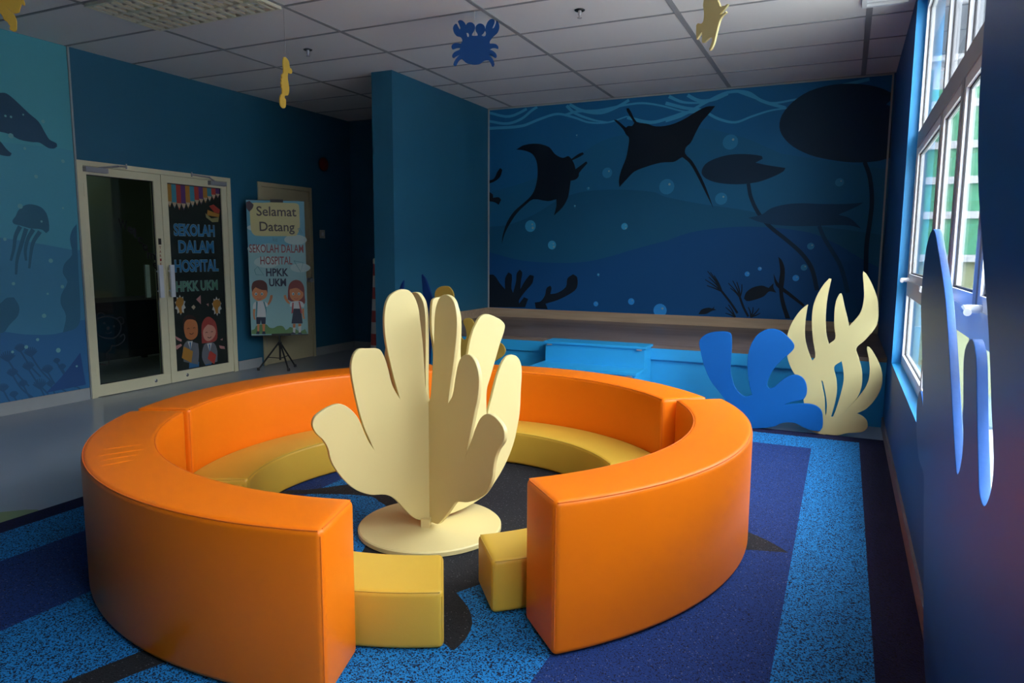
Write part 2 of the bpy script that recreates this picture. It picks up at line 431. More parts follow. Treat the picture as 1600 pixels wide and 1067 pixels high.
# outlines measured on the place, in metres on the plane each thing stands in
D = {
'ray_a':[(-3.5,2.44),(-3.403,2.483),(-3.24,2.49),(-3.093,2.445),(-3.02,2.364),(-2.927,2.318),(-2.862,2.335),(-2.824,2.302),(-2.735,2.355),(-2.693,2.366),(-2.679,2.347),(-2.721,2.323),(-2.813,2.286),(-2.789,2.241),(-2.774,2.188),(-2.65,2.268),(-2.636,2.247),(-2.731,2.147),(-2.736,2.109),(-2.772,2.076),(-2.829,2.065),(-2.842,1.968),(-2.86,1.877),(-2.925,1.772),(-3.025,1.686),(-2.997,1.787),(-2.998,1.867),(-3.1,1.848),(-3.278,1.874),(-3.383,1.809),(-3.489,1.716),(-3.58,1.593),(-3.642,1.482),(-3.679,1.363),(-3.667,1.469),(-3.611,1.621),(-3.519,1.744),(-3.398,1.837),(-3.294,1.929),(-3.244,2.048),(-3.228,2.181),(-3.247,2.302),(-3.298,2.379),(-3.388,2.421)],
'coral_a':[(-3.856,1.002),(-3.782,1.003),(-3.702,0.906),(-3.633,0.836),(-3.633,0.964),(-3.593,1.035),(-3.546,1.008),(-3.551,0.853),(-3.529,0.797),(-3.49,0.939),(-3.484,1.023),(-3.444,1.071),(-3.413,1.038),(-3.428,0.94),(-3.436,0.842),(-3.376,0.941),(-3.315,1.012),(-3.264,0.999),(-3.284,0.915),(-3.375,0.815),(-3.451,0.714),(-3.451,0.672),(-3.389,0.75),(-3.334,0.732),(-3.373,0.633),(-3.855,0.615)],
'coral_b':[(-3.251,0.693),(-3.176,0.71),(-3.123,0.781),(-3.103,0.864),(-3.059,0.893),(-3.043,0.866),(-3.057,0.796),(-2.969,0.813),(-2.867,0.884),(-2.849,0.98),(-2.783,1.029),(-2.734,0.995),(-2.737,0.874),(-2.823,0.803),(-2.968,0.73),(-3.116,0.684),(-3.085,0.621),(-3.236,0.624)],
'coral_c':[(-3.854,2.105),(-3.785,2.122),(-3.738,2.202),(-3.701,2.242),(-3.676,2.219),(-3.701,2.146),(-3.769,2.094),(-3.854,2.069)],
'coral_d':[(-3.854,1.978),(-3.8,1.943),(-3.794,1.901),(-3.722,1.908),(-3.69,1.879),(-3.721,1.822),(-3.775,1.854),(-3.854,1.867)],
'ray_b':[(-2.346,2.687),(-2.314,2.685),(-2.211,2.598),(-2.185,2.614),(-2.145,2.611),(-2.12,2.641),(-2.202,2.764),(-2.211,2.797),(-2.182,2.794),(-2.094,2.649),(-1.99,2.625),(-1.887,2.589),(-1.736,2.595),(-1.589,2.645),(-1.493,2.698),(-1.375,2.749),(-1.287,2.749),(-1.337,2.687),(-1.417,2.598),(-1.474,2.494),(-1.519,2.401),(-1.567,2.355),(-1.572,2.295),(-1.5,2.219),(-1.423,2.094),(-1.344,1.934),(-1.263,1.726),(-1.367,1.922),(-1.446,2.071),(-1.524,2.196),(-1.6,2.26),(-1.625,2.248),(-1.661,2.226),(-1.698,2.215),(-1.824,2.214),(-1.977,2.179),(-2.106,2.134),(-2.184,2.062),(-2.267,1.976),(-2.274,2.052),(-2.252,2.153),(-2.202,2.277),(-2.179,2.401),(-2.174,2.488),(-2.209,2.528),(-2.223,2.554),(-2.25,2.593)],
'lily_a':[(-0.664,2.5),(-0.647,2.612),(-0.555,2.729),(-0.409,2.818),(-0.201,2.859),(0.004,2.847),(0.166,2.806),(0.298,2.735),(0.301,2.692),(0.255,2.642),(0.302,2.607),(0.315,2.158),(0.208,2.132),(0.005,2.131),(-0.205,2.168),(-0.377,2.221),(-0.533,2.309),(-0.626,2.406)],
'lily_b':[(-1.398,2.093),(-1.365,2.176),(-1.259,2.231),(-1.119,2.26),(-0.979,2.259),(-0.818,2.232),(-0.806,2.204),(-0.872,2.17),(-0.769,2.142),(-0.589,2.106),(-0.609,2.072),(-0.718,2.019),(-0.852,1.977),(-1.036,1.964),(-1.226,1.985),(-1.347,2.031)],
'lily_c':[(-0.917,1.63),(-0.792,1.657),(-0.704,1.719),(-0.571,1.753),(-0.418,1.761),(-0.267,1.751),(-0.034,1.745),(0.119,1.755),(0.07,1.721),(-0.091,1.645),(0.015,1.609),(0.113,1.513),(0.019,1.541),(-0.128,1.547),(-0.298,1.54),(-0.517,1.542),(-0.696,1.561),(-0.811,1.586)],
'kelp':[(-0.613,1.241),(-0.578,1.205),(-0.547,1.122),(-0.545,1.003),(-0.551,0.884),(-0.522,0.764),(-0.47,0.627),(-0.515,0.625),(-0.569,0.787),(-0.596,0.978),(-0.588,1.098)],
'kelp_b':[(-0.65,1.073),(-0.6,0.978),(-0.484,0.885),(-0.345,0.771),(-0.354,0.747),(-0.505,0.861),(-0.622,0.954)],
'fish_a':[(-0.923,0.812),(-0.907,0.873),(-0.85,0.924),(-0.759,0.95),(-0.689,0.928),(-0.646,0.977),(-0.643,0.929),(-0.614,0.882),(-0.683,0.892),(-0.731,0.842),(-0.822,0.803),(-0.891,0.788)],
'fish_b':[(-1.375,0.633),(-1.345,0.684),(-1.272,0.707),(-1.235,0.701),(-1.212,0.727),(-1.22,0.699),(-1.193,0.685),(-1.234,0.676),(-1.294,0.641)],
'stem_a':[(0.107,2.13),(0.16,1.985),(0.19,1.762),(0.185,1.584),(0.17,1.359),(0.181,1.065)],
'stem_b':[(-0.932,1.968),(-0.903,1.837),(-0.827,1.681),(-0.718,1.549),(-0.531,1.395),(-0.392,1.266),(-0.298,1.126),(-0.239,0.916)],
'stem_c':[(-0.255,1.54),(-0.206,1.429),(-0.136,1.313),(-0.042,1.153),(0.035,0.9)],
'pl_a':[(-1.145,0.879),(-1.056,0.77),(-0.98,0.661)],
'pl_b':[(-0.963,0.823),(-0.924,0.725),(-0.872,0.629)],
'fan_a':[(-1.145,0.879),(-1.299,1.087),(-1.32,0.999),(-1.3,0.937),(-1.269,1.075),(-1.229,1.043),(-1.284,1.025)],
'fan_b':[(-0.963,0.823),(-1.084,0.967),(-1.042,0.993),(-1.001,0.981),(-0.95,0.958),(-1.062,0.918)],
'fan_c':[(-1.002,0.618),(-1.102,0.719),(-1.074,0.745),(-1.028,0.659),(-1.1,0.657)],
'fan_d':[(-0.849,0.625),(-0.877,0.727),(-0.83,0.729),(-0.771,0.719),(-0.758,0.67)],
'wave_0':[(-3.849,2.78),(-3.617,2.737),(-3.436,2.778),(-3.288,2.872),(-3.171,2.915)],
'wave_1':[(-3.848,2.699),(-3.435,2.698),(-3.199,2.761),(-2.997,2.798),(-2.798,2.745),(-2.63,2.682),(-2.412,2.667),(-2.201,2.714)],
'wave_2':[(-2.857,2.89),(-2.716,2.815),(-2.495,2.773),(-2.309,2.822),(-2.153,2.896)],
'wave_3':[(-2.911,2.779),(-2.771,2.807),(-2.523,2.801),(-2.256,2.83),(-2.048,2.838),(-1.843,2.797),(-1.592,2.717),(-1.396,2.691)],
'wave_4':[(-2.2,2.702),(-1.939,2.634),(-1.738,2.668),(-1.591,2.705),(-1.397,2.715)],
'wave_5':[(-1.796,2.902),(-1.619,2.815),(-1.4,2.786)],
'wave_6':[(-1.787,2.636),(-1.639,2.673),(-1.543,2.714),(-1.353,2.806),(-1.168,2.872),(-0.983,2.856),(-0.843,2.764),(-0.617,2.678)],
'wave_7':[(-1.793,2.818),(-1.593,2.754),(-1.422,2.717),(-1.251,2.621),(-1.086,2.575),(-0.927,2.621),(-0.749,2.665),(-0.574,2.675)],
'wave_8':[(-1.598,2.897),(-1.449,2.814),(-1.306,2.814),(-1.167,2.86)],
'wave_9':[(-1.075,2.876),(-0.889,2.791),(-0.752,2.734),(-0.534,2.75),(-0.406,2.762)],
'wave_10':[(-0.325,2.821),(-0.159,2.84),(0.102,2.88)],
'wave_11':[(-2.913,2.902),(-2.799,2.796),(-2.576,2.703),(-2.412,2.667)],
'wave_12':[(-3.849,2.875),(-3.587,2.815),(-3.318,2.901)],
'hill_1':[(-3.847,1.972),(-3.31,2.091),(-2.763,2.33),(-2.462,2.481),(-2.196,2.527),(-1.885,2.532),(-1.415,2.538),(-0.986,2.416),(-0.64,2.246)],
'hill_2':[(-3.847,1.568),(-3.58,1.593),(-3.276,1.698),(-2.984,1.853),(-2.7,1.938),(-2.288,1.951),(-1.892,1.913),(-1.762,1.86),(-1.386,1.777),(-0.908,1.694),(-0.608,1.595)],
'hill_3':[(-3.846,1.272),(-3.423,1.177),(-2.915,1.155),(-2.545,1.185),(-2.005,1.332),(-1.622,1.433),(-1.747,1.397),(-1.498,1.483),(-1.136,1.534),(-0.74,1.533),(-0.338,1.476),(-0.119,1.382),(0.141,1.223),(0.309,1.135)],
'bubbles':[(-2.767,2.553,0.008,1),(-2.408,2.134,0.056,0),(-1.753,1.964,0.08,0),(-3.314,1.571,0.067,1),(-3.044,1.355,0.05,1),(-2.2,1.556,0.036,1),(-2.776,1.787,0.011,1),(-2.486,1.029,0.014,1),(-2.507,0.703,0.028,2),(-2.103,0.743,0.036,2),(-1.783,0.658,0.072,2),(-2.622,1.974,0.017,0),(-1.124,2.385,0.075,0),(-1.191,1.825,0.061,0),(-0.098,1.95,0.039,0),(-0.903,1.064,0.025,2),(-0.783,1.119,0.019,2),(-0.44,1.032,0.031,2),(-0.32,1.345,0.033,0),(-0.37,1.137,0.031,0)],
'whale':[(3.218,2.385),(3.398,2.443),(3.444,2.447),(3.51,2.403),(3.599,2.328),(3.669,2.276),(3.713,2.199),(3.745,2.149),(3.799,2.127),(3.803,2.102),(3.776,2.083),(3.729,2.082),(3.666,2.113),(3.607,2.11),(3.511,2.116),(3.443,2.145),(3.375,2.154),(3.2,2.155)],
'flipper':[(3.317,2.103),(3.37,2.082),(3.411,2.031),(3.446,2.002),(3.43,1.981),(3.362,1.982),(3.296,2.007)],
'jelly':[(3.411,1.491),(3.437,1.527),(3.463,1.575),(3.524,1.621),(3.594,1.623),(3.652,1.597),(3.684,1.538),(3.688,1.429),(3.662,1.404),(3.627,1.432),(3.545,1.437),(3.465,1.458),(3.421,1.468)],
'tent_a':[(3.465,1.45),(3.425,1.374),(3.406,1.28),(3.376,1.186)],
'tent_b':[(3.51,1.435),(3.452,1.28),(3.421,1.185),(3.406,1.079)],
'tent_c':[(3.563,1.43),(3.515,1.352),(3.489,1.256),(3.49,1.185)],
'tent_d':[(3.614,1.415),(3.555,1.329),(3.529,1.233),(3.509,1.124)],
'rock':[(3.207,0.841),(3.273,0.861),(3.321,0.9),(3.377,0.902),(3.41,0.828),(3.395,0.757),(3.327,0.691),(3.278,0.636),(3.191,0.645)],
'weed':[(3.921,1.486),(3.878,1.435),(3.854,1.359),(3.863,1.232),(3.793,1.157),(3.774,1.082),(3.807,1.005),(3.749,0.907),(3.738,0.831),(3.774,0.727),(3.738,0.59),(3.852,0.618),(3.895,0.692),(3.908,1.13)],
'lm1':[(3.241,2.065),(3.369,2.078),(3.812,2.091),(3.938,2.083)],
'lm2':[(3.185,1.369),(3.313,1.36),(3.536,1.329),(3.879,1.27)],
'lm3':[(3.131,0.685),(3.257,0.65),(3.48,0.599),(3.725,0.591),(3.894,0.679)],
'mound':[(3.564,0.113),(3.698,0.223),(3.874,0.406),(3.902,0.124)],
'ldots':[(3.422,2.278,0.009),(3.462,2.278,0.009),(3.554,2.31,0.007),(3.704,2.283,0.015),(3.546,2.054,0.011),(3.842,1.99,0.015),(3.616,1.846,0.015),(3.477,1.606,0.02),(3.682,1.183,0.018),(3.761,0.969,0.015),(3.381,1.008,0.013),(3.595,0.741,0.018),(3.438,0.505,0.015),(3.53,0.554,0.013),(3.689,0.448,0.02),(3.345,1.349,0.013),(3.814,1.611,0.009),(3.632,1.495,0.009),(3.333,0.479,0.011),(3.834,0.294,0.009),(3.637,0.917,0.009),(3.45,2.135,0.02)],
'tufts':[(3.295,0.431,0.062),(3.391,0.491,0.047),(3.469,0.445,0.057),(3.442,0.338,0.052),(3.319,0.307,0.047),(3.52,0.176,0.062),(3.59,0.291,0.052),(3.67,0.356,0.031),(3.711,0.298,0.036),(3.243,0.199,0.047),(3.317,0.137,0.036),(3.392,0.21,0.039),(3.606,0.174,0.036)],
'plate_a':[(0.006,0.545),(0.003,0.589),(-0.009,0.633),(-0.023,0.668),(-0.028,0.74),(-0.036,0.871),(-0.047,0.961),(-0.056,1.025),(-0.077,1.077),(-0.103,1.103),(-0.142,1.108),(-0.191,1.087),(-0.212,1.057),(-0.223,1.008),(-0.225,0.959),(-0.22,0.897),(-0.203,0.808),(-0.181,0.718),(-0.155,0.632),(-0.177,0.667),(-0.195,0.707),(-0.211,0.772),(-0.231,0.83),(-0.253,0.859),(-0.305,0.865),(-0.345,0.866),(-0.371,0.842),(-0.383,0.795),(-0.377,0.727),(-0.357,0.627),(-0.332,0.536),(-0.287,0.428),(-0.316,0.477),(-0.333,0.518),(-0.358,0.577),(-0.396,0.622),(-0.435,0.645),(-0.479,0.641),(-0.529,0.62),(-0.552,0.599),(-0.558,0.57),(-0.544,0.539),(-0.514,0.504),(-0.494,0.464),(-0.485,0.42),(-0.467,0.379),(-0.424,0.315),(-0.372,0.264),(-0.305,0.229),(-0.235,0.214),(-0.193,0.189),(-0.15,0.14),(-0.099,0.081),(-0.058,0.056),(0.0,0.042),(0.07,0.044),(0.121,0.048),(0.191,0.057),(0.276,0.08),(0.327,0.102),(0.371,0.148),(0.409,0.19),(0.454,0.255),(0.492,0.334),(0.518,0.429),(0.528,0.489),(0.533,0.59),(0.538,0.687),(0.526,0.736),(0.503,0.762),(0.472,0.771),(0.438,0.762),(0.409,0.729),(0.38,0.667),(0.351,0.576),(0.332,0.52),(0.322,0.486),(0.319,0.521),(0.321,0.615),(0.343,0.677),(0.372,0.756),(0.401,0.836),(0.419,0.875),(0.43,0.91),(0.426,0.927),(0.401,0.949),(0.357,0.969),(0.321,0.979),(0.286,0.97),(0.258,0.937),(0.237,0.899),(0.22,0.849),(0.209,0.797),(0.192,0.722),(0.181,0.655),(0.172,0.746),(0.169,0.825),(0.174,0.903),(0.173,0.97),(0.156,1.026),(0.123,1.06),(0.087,1.071),(0.058,1.068),(0.033,1.065),(0.02,1.056),(0.014,1.032),(0.01,0.968),(0.012,0.914),(0.021,0.859),(0.027,0.793)],
'plate_b_half':[(0.01,0.6),(0.024,0.624),(0.033,0.658),(0.052,0.802),(0.059,0.931),(0.067,1.005),(0.084,1.048),(0.113,1.079),(0.15,1.089),(0.191,1.08),(0.218,1.056),(0.232,1.017),(0.236,0.977),(0.232,0.92),(0.22,0.853),(0.197,0.757),(0.178,0.681),(0.165,0.618),(0.198,0.658),(0.222,0.739),(0.242,0.799),(0.264,0.83),(0.295,0.847),(0.329,0.849),(0.358,0.833),(0.379,0.806),(0.391,0.768),(0.39,0.723),(0.379,0.667),(0.364,0.625),(0.342,0.555),(0.317,0.478),(0.297,0.414),(0.312,0.446),(0.342,0.499),(0.368,0.55),(0.401,0.597),(0.446,0.624),(0.489,0.623),(0.528,0.606),(0.555,0.582),(0.56,0.555),(0.552,0.529),(0.521,0.493),(0.502,0.459),(0.49,0.416),(0.482,0.369),(0.466,0.333),(0.434,0.291),(0.376,0.247),(0.307,0.214),(0.226,0.192),(0.198,0.167),(0.16,0.123),(0.112,0.075),(0.072,0.045),(0.007,0.037)],
'blue_coral':[(-0.958,0.602),(-0.929,0.647),(-0.881,0.674),(-0.819,0.686),(-0.765,0.688),(-0.734,0.676),(-0.724,0.637),(-0.722,0.524),(-0.723,0.409),(-0.709,0.339),(-0.679,0.269),(-0.616,0.218),(-0.564,0.237),(-0.586,0.306),(-0.604,0.418),(-0.606,0.517),(-0.588,0.603),(-0.549,0.675),(-0.499,0.713),(-0.447,0.725),(-0.395,0.714),(-0.342,0.673),(-0.301,0.627),(-0.297,0.593),(-0.329,0.55),(-0.384,0.491),(-0.427,0.432),(-0.456,0.359),(-0.464,0.309),(-0.446,0.293),(-0.414,0.307),(-0.365,0.36),(-0.315,0.396),(-0.271,0.406),(-0.226,0.385),(-0.202,0.339),(-0.197,0.277),(-0.212,0.238),(-0.23,0.226),(-0.293,0.208),(-0.339,0.184),(-0.279,0.196),(-0.178,0.205),(-0.128,0.194),(-0.095,0.163),(-0.084,0.115),(-0.082,0.046),(-0.099,0.014),(-0.156,0.017),(-0.207,0.032),(-0.259,0.055),(-0.311,0.056),(-0.356,0.044),(-0.4,0.018),(-0.491,-0.006),(-0.599,-0.011),(-0.655,0.041),(-0.729,0.149),(-0.787,0.224),(-0.86,0.312),(-0.914,0.424),(-0.946,0.538)],
'seaweed':[(-0.17,0.022),(-0.106,0.001),(-0.043,0.001),(0.018,0.004),(0.078,0.026),(0.139,0.036),(0.18,0.051),(0.202,0.084),(0.196,0.124),(0.167,0.155),(0.13,0.171),(0.188,0.211),(0.242,0.29),(0.27,0.373),(0.27,0.453),(0.252,0.518),(0.212,0.595),(0.18,0.639),(0.165,0.642),(0.166,0.618),(0.181,0.553),(0.191,0.473),(0.183,0.392),(0.146,0.309),(0.091,0.229),(0.124,0.279),(0.146,0.349),(0.149,0.417),(0.142,0.483),(0.119,0.562),(0.101,0.627),(0.148,0.683),(0.191,0.745),(0.217,0.799),(0.22,0.884),(0.206,0.975),(0.171,1.065),(0.132,1.135),(0.111,1.154),(0.109,1.128),(0.12,1.05),(0.125,0.959),(0.107,0.866),(0.047,0.778),(0.032,0.837),(0.013,0.902),(-0.007,0.981),(-0.016,1.001),(-0.028,0.994),(-0.047,0.94),(-0.052,0.86),(-0.047,0.766),(-0.037,0.686),(-0.074,0.646),(-0.092,0.71),(-0.103,0.804),(-0.104,0.911),(-0.098,0.992),(-0.083,1.098),(-0.098,1.101),(-0.132,1.057),(-0.171,0.976),(-0.191,0.895),(-0.192,0.786),(-0.18,0.678),(-0.157,0.55),(-0.175,0.521),(-0.185,0.541),(-0.211,0.608),(-0.231,0.689),(-0.234,0.798),(-0.226,0.893),(-0.222,0.916),(-0.236,0.909),(-0.278,0.864),(-0.324,0.78),(-0.348,0.696),(-0.35,0.613),(-0.337,0.524),(-0.307,0.45),(-0.265,0.383),(-0.23,0.317),(-0.22,0.248),(-0.203,0.165),(-0.192,0.082)],
'seaweed_h1':[(-0.108,0.385),(-0.099,0.376),(-0.079,0.302),(-0.064,0.221),(-0.064,0.152),(-0.069,0.137),(-0.073,0.178),(-0.08,0.261),(-0.096,0.328)],
'seaweed_h2':[(-0.031,0.487),(0.013,0.53),(0.026,0.474),(0.033,0.394),(0.02,0.297),(-0.004,0.185),(-0.02,0.131),(-0.032,0.13),(-0.027,0.155),(-0.013,0.226),(-0.004,0.322),(-0.013,0.404)],
'tan_coral':[(-3.241,0.867),(-3.241,0.909),(-3.221,0.948),(-3.182,0.971),(-3.143,0.977),(-3.1,0.972),(-3.067,0.939),(-3.051,0.898),(-3.049,0.849),(-3.011,0.725),(-2.993,0.609),(-2.982,0.543),(-2.955,0.515),(-2.932,0.529),(-2.925,0.563),(-2.936,0.621),(-2.957,0.669),(-2.95,0.695),(-2.912,0.709),(-2.875,0.698),(-2.856,0.666),(-2.861,0.599),(-2.861,0.533),(-2.833,0.485),(-2.768,0.48),(-2.677,0.511),(-2.604,0.511),(-2.568,0.484),(-2.555,0.444),(-2.577,0.402),(-2.631,0.365),(-2.695,0.32),(-2.75,0.249),(-2.768,0.088),(-2.862,0.046),(-3.005,0.034),(-3.092,0.06),(-3.149,0.227),(-3.206,0.48),(-3.242,0.732)],
'navy_weed':[(-3.708,0.822),(-3.69,0.945),(-3.662,1.032),(-3.63,1.094),(-3.614,1.111),(-3.619,1.059),(-3.624,0.973),(-3.608,0.869),(-3.593,0.869),(-3.571,0.948),(-3.555,1.0),(-3.544,1.018),(-3.531,0.983),(-3.51,0.889),(-3.461,0.804),(-3.389,0.858),(-3.408,0.952),(-3.417,1.063),(-3.424,1.157),(-3.418,1.169),(-3.386,1.132),(-3.347,1.047),(-3.318,0.963),(-3.304,0.886),(-3.3,0.758),(-3.333,0.55),(-3.355,0.287),(-3.398,0.108),(-3.626,0.089),(-3.665,0.266),(-3.702,0.531)],
'board':[(2.654,0.539),(2.84,0.55),(2.986,0.609),(3.033,0.665),(3.042,0.708),(3.022,0.746),(2.98,0.77),(2.928,0.765),(2.835,0.736),(2.904,0.809),(2.99,0.891),(3.081,0.976),(3.186,1.079),(3.197,1.19),(3.152,1.289),(3.083,1.333),(3.022,1.353),(2.966,1.36),(2.877,1.344),(2.798,1.308),(2.623,1.224),(2.494,1.157),(2.35,1.05),(2.223,0.937),(2.082,0.811),(1.999,0.744),(1.976,0.741),(1.95,0.759),(1.933,0.792),(1.933,0.828),(1.961,0.882),(2.0,0.954),(2.026,1.007),(2.023,1.038),(1.993,1.061),(1.949,1.075),(1.917,1.074),(1.885,1.061),(1.856,1.039),(1.82,0.984),(1.777,0.914),(1.73,0.846),(1.687,0.789),(1.647,0.776),(1.615,0.781),(1.582,0.81),(1.568,0.841),(1.569,0.875),(1.595,0.917),(1.643,0.979),(1.687,1.044),(1.758,1.136),(1.832,1.213),(1.923,1.31),(2.047,1.457),(2.13,1.647),(2.145,1.767),(2.153,1.889)],
'board_bl':[(2.581,0.442),(2.456,0.278),(2.356,0.159)],
'board_px':[(0,0)],
'bracket_px':[(1.941,0.229),(1.773,0.318)],
'crab':[(-0.0,2.553),(-0.03,2.556),(-0.062,2.566),(-0.08,2.581),(-0.094,2.59),(-0.107,2.583),(-0.121,2.566),(-0.131,2.546),(-0.142,2.544),(-0.151,2.553),(-0.144,2.575),(-0.126,2.599),(-0.105,2.621),(-0.13,2.609),(-0.148,2.596),(-0.158,2.603),(-0.156,2.62),(-0.139,2.638),(-0.107,2.653),(-0.103,2.664),(-0.125,2.663),(-0.144,2.657),(-0.156,2.654),(-0.163,2.668),(-0.157,2.686),(-0.134,2.695),(-0.112,2.694),(-0.098,2.692),(-0.088,2.712),(-0.099,2.734),(-0.125,2.742),(-0.145,2.764),(-0.152,2.79),(-0.147,2.809),(-0.134,2.822),(-0.125,2.82),(-0.118,2.807),(-0.106,2.785),(-0.101,2.794),(-0.111,2.82),(-0.119,2.837),(-0.106,2.846),(-0.088,2.843),(-0.072,2.829),(-0.063,2.814),(-0.052,2.827),(-0.034,2.832),(-0.016,2.827),(-0.002,2.811),(-0.001,2.79),(-0.011,2.77),(-0.021,2.755),(-0.021,2.744),(-0.002,2.743),(0.018,2.744),(0.016,2.757),(0.004,2.777),(0.003,2.801),(0.016,2.818),(0.034,2.824),(0.054,2.818),(0.066,2.803),(0.07,2.788),(0.075,2.811),(0.088,2.837),(0.106,2.852),(0.122,2.853),(0.133,2.844),(0.133,2.829),(0.124,2.807),(0.117,2.792),(0.127,2.794),(0.14,2.82),(0.145,2.844),(0.154,2.839),(0.165,2.816),(0.165,2.79),(0.152,2.762),(0.129,2.742),(0.113,2.725),(0.1,2.705),(0.102,2.692),(0.125,2.692),(0.147,2.686),(0.16,2.668),(0.157,2.656),(0.143,2.662),(0.12,2.663),(0.1,2.653),(0.12,2.646),(0.141,2.629),(0.149,2.61),(0.143,2.597),(0.134,2.599),(0.116,2.612),(0.095,2.616),(0.113,2.601),(0.127,2.579),(0.133,2.555),(0.127,2.54),(0.116,2.541),(0.109,2.559),(0.095,2.581),(0.084,2.583),(0.061,2.579),(0.034,2.559)],
'crab_h1':[(-0.061,2.764),(-0.048,2.762),(-0.042,2.747),(-0.044,2.736),(-0.052,2.736),(-0.057,2.751)],
'crab_h2':[(0.068,2.777),(0.074,2.76),(0.07,2.742),(0.057,2.74),(0.042,2.747),(0.057,2.76)],
'seahorse':[(-0.023,2.581),(0.005,2.585),(0.037,2.576),(0.054,2.554),(0.058,2.533),(0.089,2.529),(0.094,2.513),(0.081,2.497),(0.055,2.491),(0.033,2.492),(0.025,2.475),(0.022,2.45),(0.031,2.423),(0.04,2.392),(0.034,2.362),(0.013,2.336),(-0.015,2.33),(-0.035,2.321),(-0.038,2.311),(-0.019,2.303),(-0.018,2.284),(-0.026,2.253),(-0.049,2.239),(-0.076,2.238),(-0.101,2.253),(-0.106,2.285),(-0.091,2.316),(-0.071,2.33),(-0.067,2.349),(-0.068,2.363),(-0.081,2.375),(-0.073,2.386),(-0.083,2.398),(-0.073,2.412),(-0.078,2.422),(-0.066,2.437),(-0.068,2.453),(-0.042,2.473),(-0.037,2.498),(-0.041,2.53),(-0.035,2.564)],
'fish':[(-0.031,2.298),(-0.031,2.27),(-0.033,2.248),(-0.026,2.219),(-0.028,2.192),(-0.035,2.184),(-0.047,2.184),(-0.062,2.19),(-0.071,2.185),(-0.07,2.153),(-0.065,2.128),(-0.056,2.135),(-0.042,2.145),(-0.033,2.152),(-0.033,2.129),(-0.032,2.111),(-0.023,2.104),(-0.009,2.107),(0.009,2.114),(0.026,2.114),(0.029,2.1),(0.021,2.084),(0.013,2.072),(0.017,2.065),(0.025,2.069),(0.038,2.084),(0.046,2.104),(0.053,2.125),(0.062,2.149),(0.071,2.167),(0.087,2.178),(0.105,2.183),(0.1,2.19),(0.09,2.187),(0.073,2.186),(0.066,2.188),(0.083,2.194),(0.102,2.204),(0.113,2.21),(0.108,2.214),(0.092,2.212),(0.07,2.216),(0.06,2.232),(0.051,2.246),(0.042,2.262),(0.012,2.291),(-0.013,2.303)],
'yfish':[(-0.093,2.537),(-0.046,2.59),(0.008,2.6),(0.059,2.57),(0.073,2.525),(0.075,2.503),(0.079,2.485),(0.077,2.477),(0.071,2.476),(0.065,2.485),(0.061,2.475),(0.055,2.458),(0.05,2.443),(0.043,2.439),(0.025,2.436),(0.011,2.45),(-0.005,2.464),(0.013,2.446),(0.025,2.432),(0.032,2.414),(0.035,2.398),(0.034,2.377),(0.032,2.359),(0.026,2.351),(0.017,2.35),(0.005,2.356),(0.002,2.363),(0.005,2.374),(-0.0,2.38),(-0.005,2.391),(-0.016,2.399),(-0.022,2.406),(-0.025,2.417),(-0.033,2.43),(-0.045,2.439),(-0.068,2.449),(-0.102,2.478)],
'ban':[(-0.319,1.795),(0.279,1.804),(0.28,0.369),(-0.301,0.376),(-0.029,0.027)],
'ban_cream':[(-0.264,1.752),(-0.231,1.772),(-0.147,1.774),(-0.021,1.783),(0.106,1.779),(0.2,1.777),(0.225,1.755),(0.228,1.632),(0.227,1.525),(0.198,1.449),(0.172,1.433),(-0.033,1.428),(-0.218,1.43),(-0.251,1.452),(-0.266,1.491),(-0.271,1.622)],
'bn_t1':[(-0.206,1.649),(0.195,1.631)],
'bn_t1t':[(-0.203,1.74),(0.198,1.733)],
'bn_t2':[(-0.181,1.483),(0.173,1.48)],
'bn_t2t':[(-0.178,1.58),(0.176,1.555)],
'bn_ke':[(-0.052,1.37),(-0.006,1.371)],
'bn_t3':[(-0.292,1.258),(0.257,1.252)],
'bn_t3t':[(-0.288,1.342),(0.26,1.333)],
'bn_t4':[(-0.186,1.131),(0.138,1.129)],
'bn_t4t':[(-0.183,1.215),(0.141,1.211)],
'bn_t5':[(-0.133,1.006),(0.094,1.005)],
'bn_t5t':[(-0.13,1.091),(0.096,1.09)],
'bag':[(-0.317,1.777),(-0.271,1.791),(-0.231,1.753),(-0.241,1.718),(-0.276,1.678),(-0.307,1.716)],
'plane_a':[(-0.249,1.069),(-0.214,1.108),(-0.158,1.015),(-0.234,1.02)],
'plane_b':[(0.155,1.167),(0.25,1.149),(0.221,1.049)],
'clip':[(0.207,1.511),(0.222,1.516),(0.251,1.463),(0.237,1.454)],
'bn_t6':[(-0.106,0.899),(0.068,0.898)],
'bn_t6t':[(-0.103,0.982),(0.071,0.981)],
'boy_head':[(-0.281,0.834),(-0.274,0.877),(-0.227,0.898),(-0.135,0.886),(-0.127,0.821),(-0.144,0.777),(-0.181,0.751),(-0.223,0.74),(-0.253,0.757),(-0.277,0.79)],
'boy_hair':[(-0.281,0.834),(-0.284,0.888),(-0.266,0.942),(-0.215,0.963),(-0.164,0.957),(-0.129,0.919),(-0.125,0.821),(-0.136,0.854),(-0.188,0.86),(-0.243,0.887),(-0.264,0.866)],
'boy_shirt':[(-0.249,0.733),(-0.161,0.734),(-0.126,0.701),(-0.132,0.677),(-0.148,0.679),(-0.152,0.569),(-0.25,0.569),(-0.251,0.659),(-0.279,0.654),(-0.275,0.703)],
'boy_pants':[(-0.25,0.569),(-0.152,0.564),(-0.158,0.492),(-0.199,0.494),(-0.203,0.538),(-0.213,0.492),(-0.25,0.495)],
'boy_arm_r':[(-0.131,0.701),(-0.109,0.755),(-0.099,0.799),(-0.076,0.804),(-0.077,0.771),(-0.098,0.722),(-0.124,0.69)],
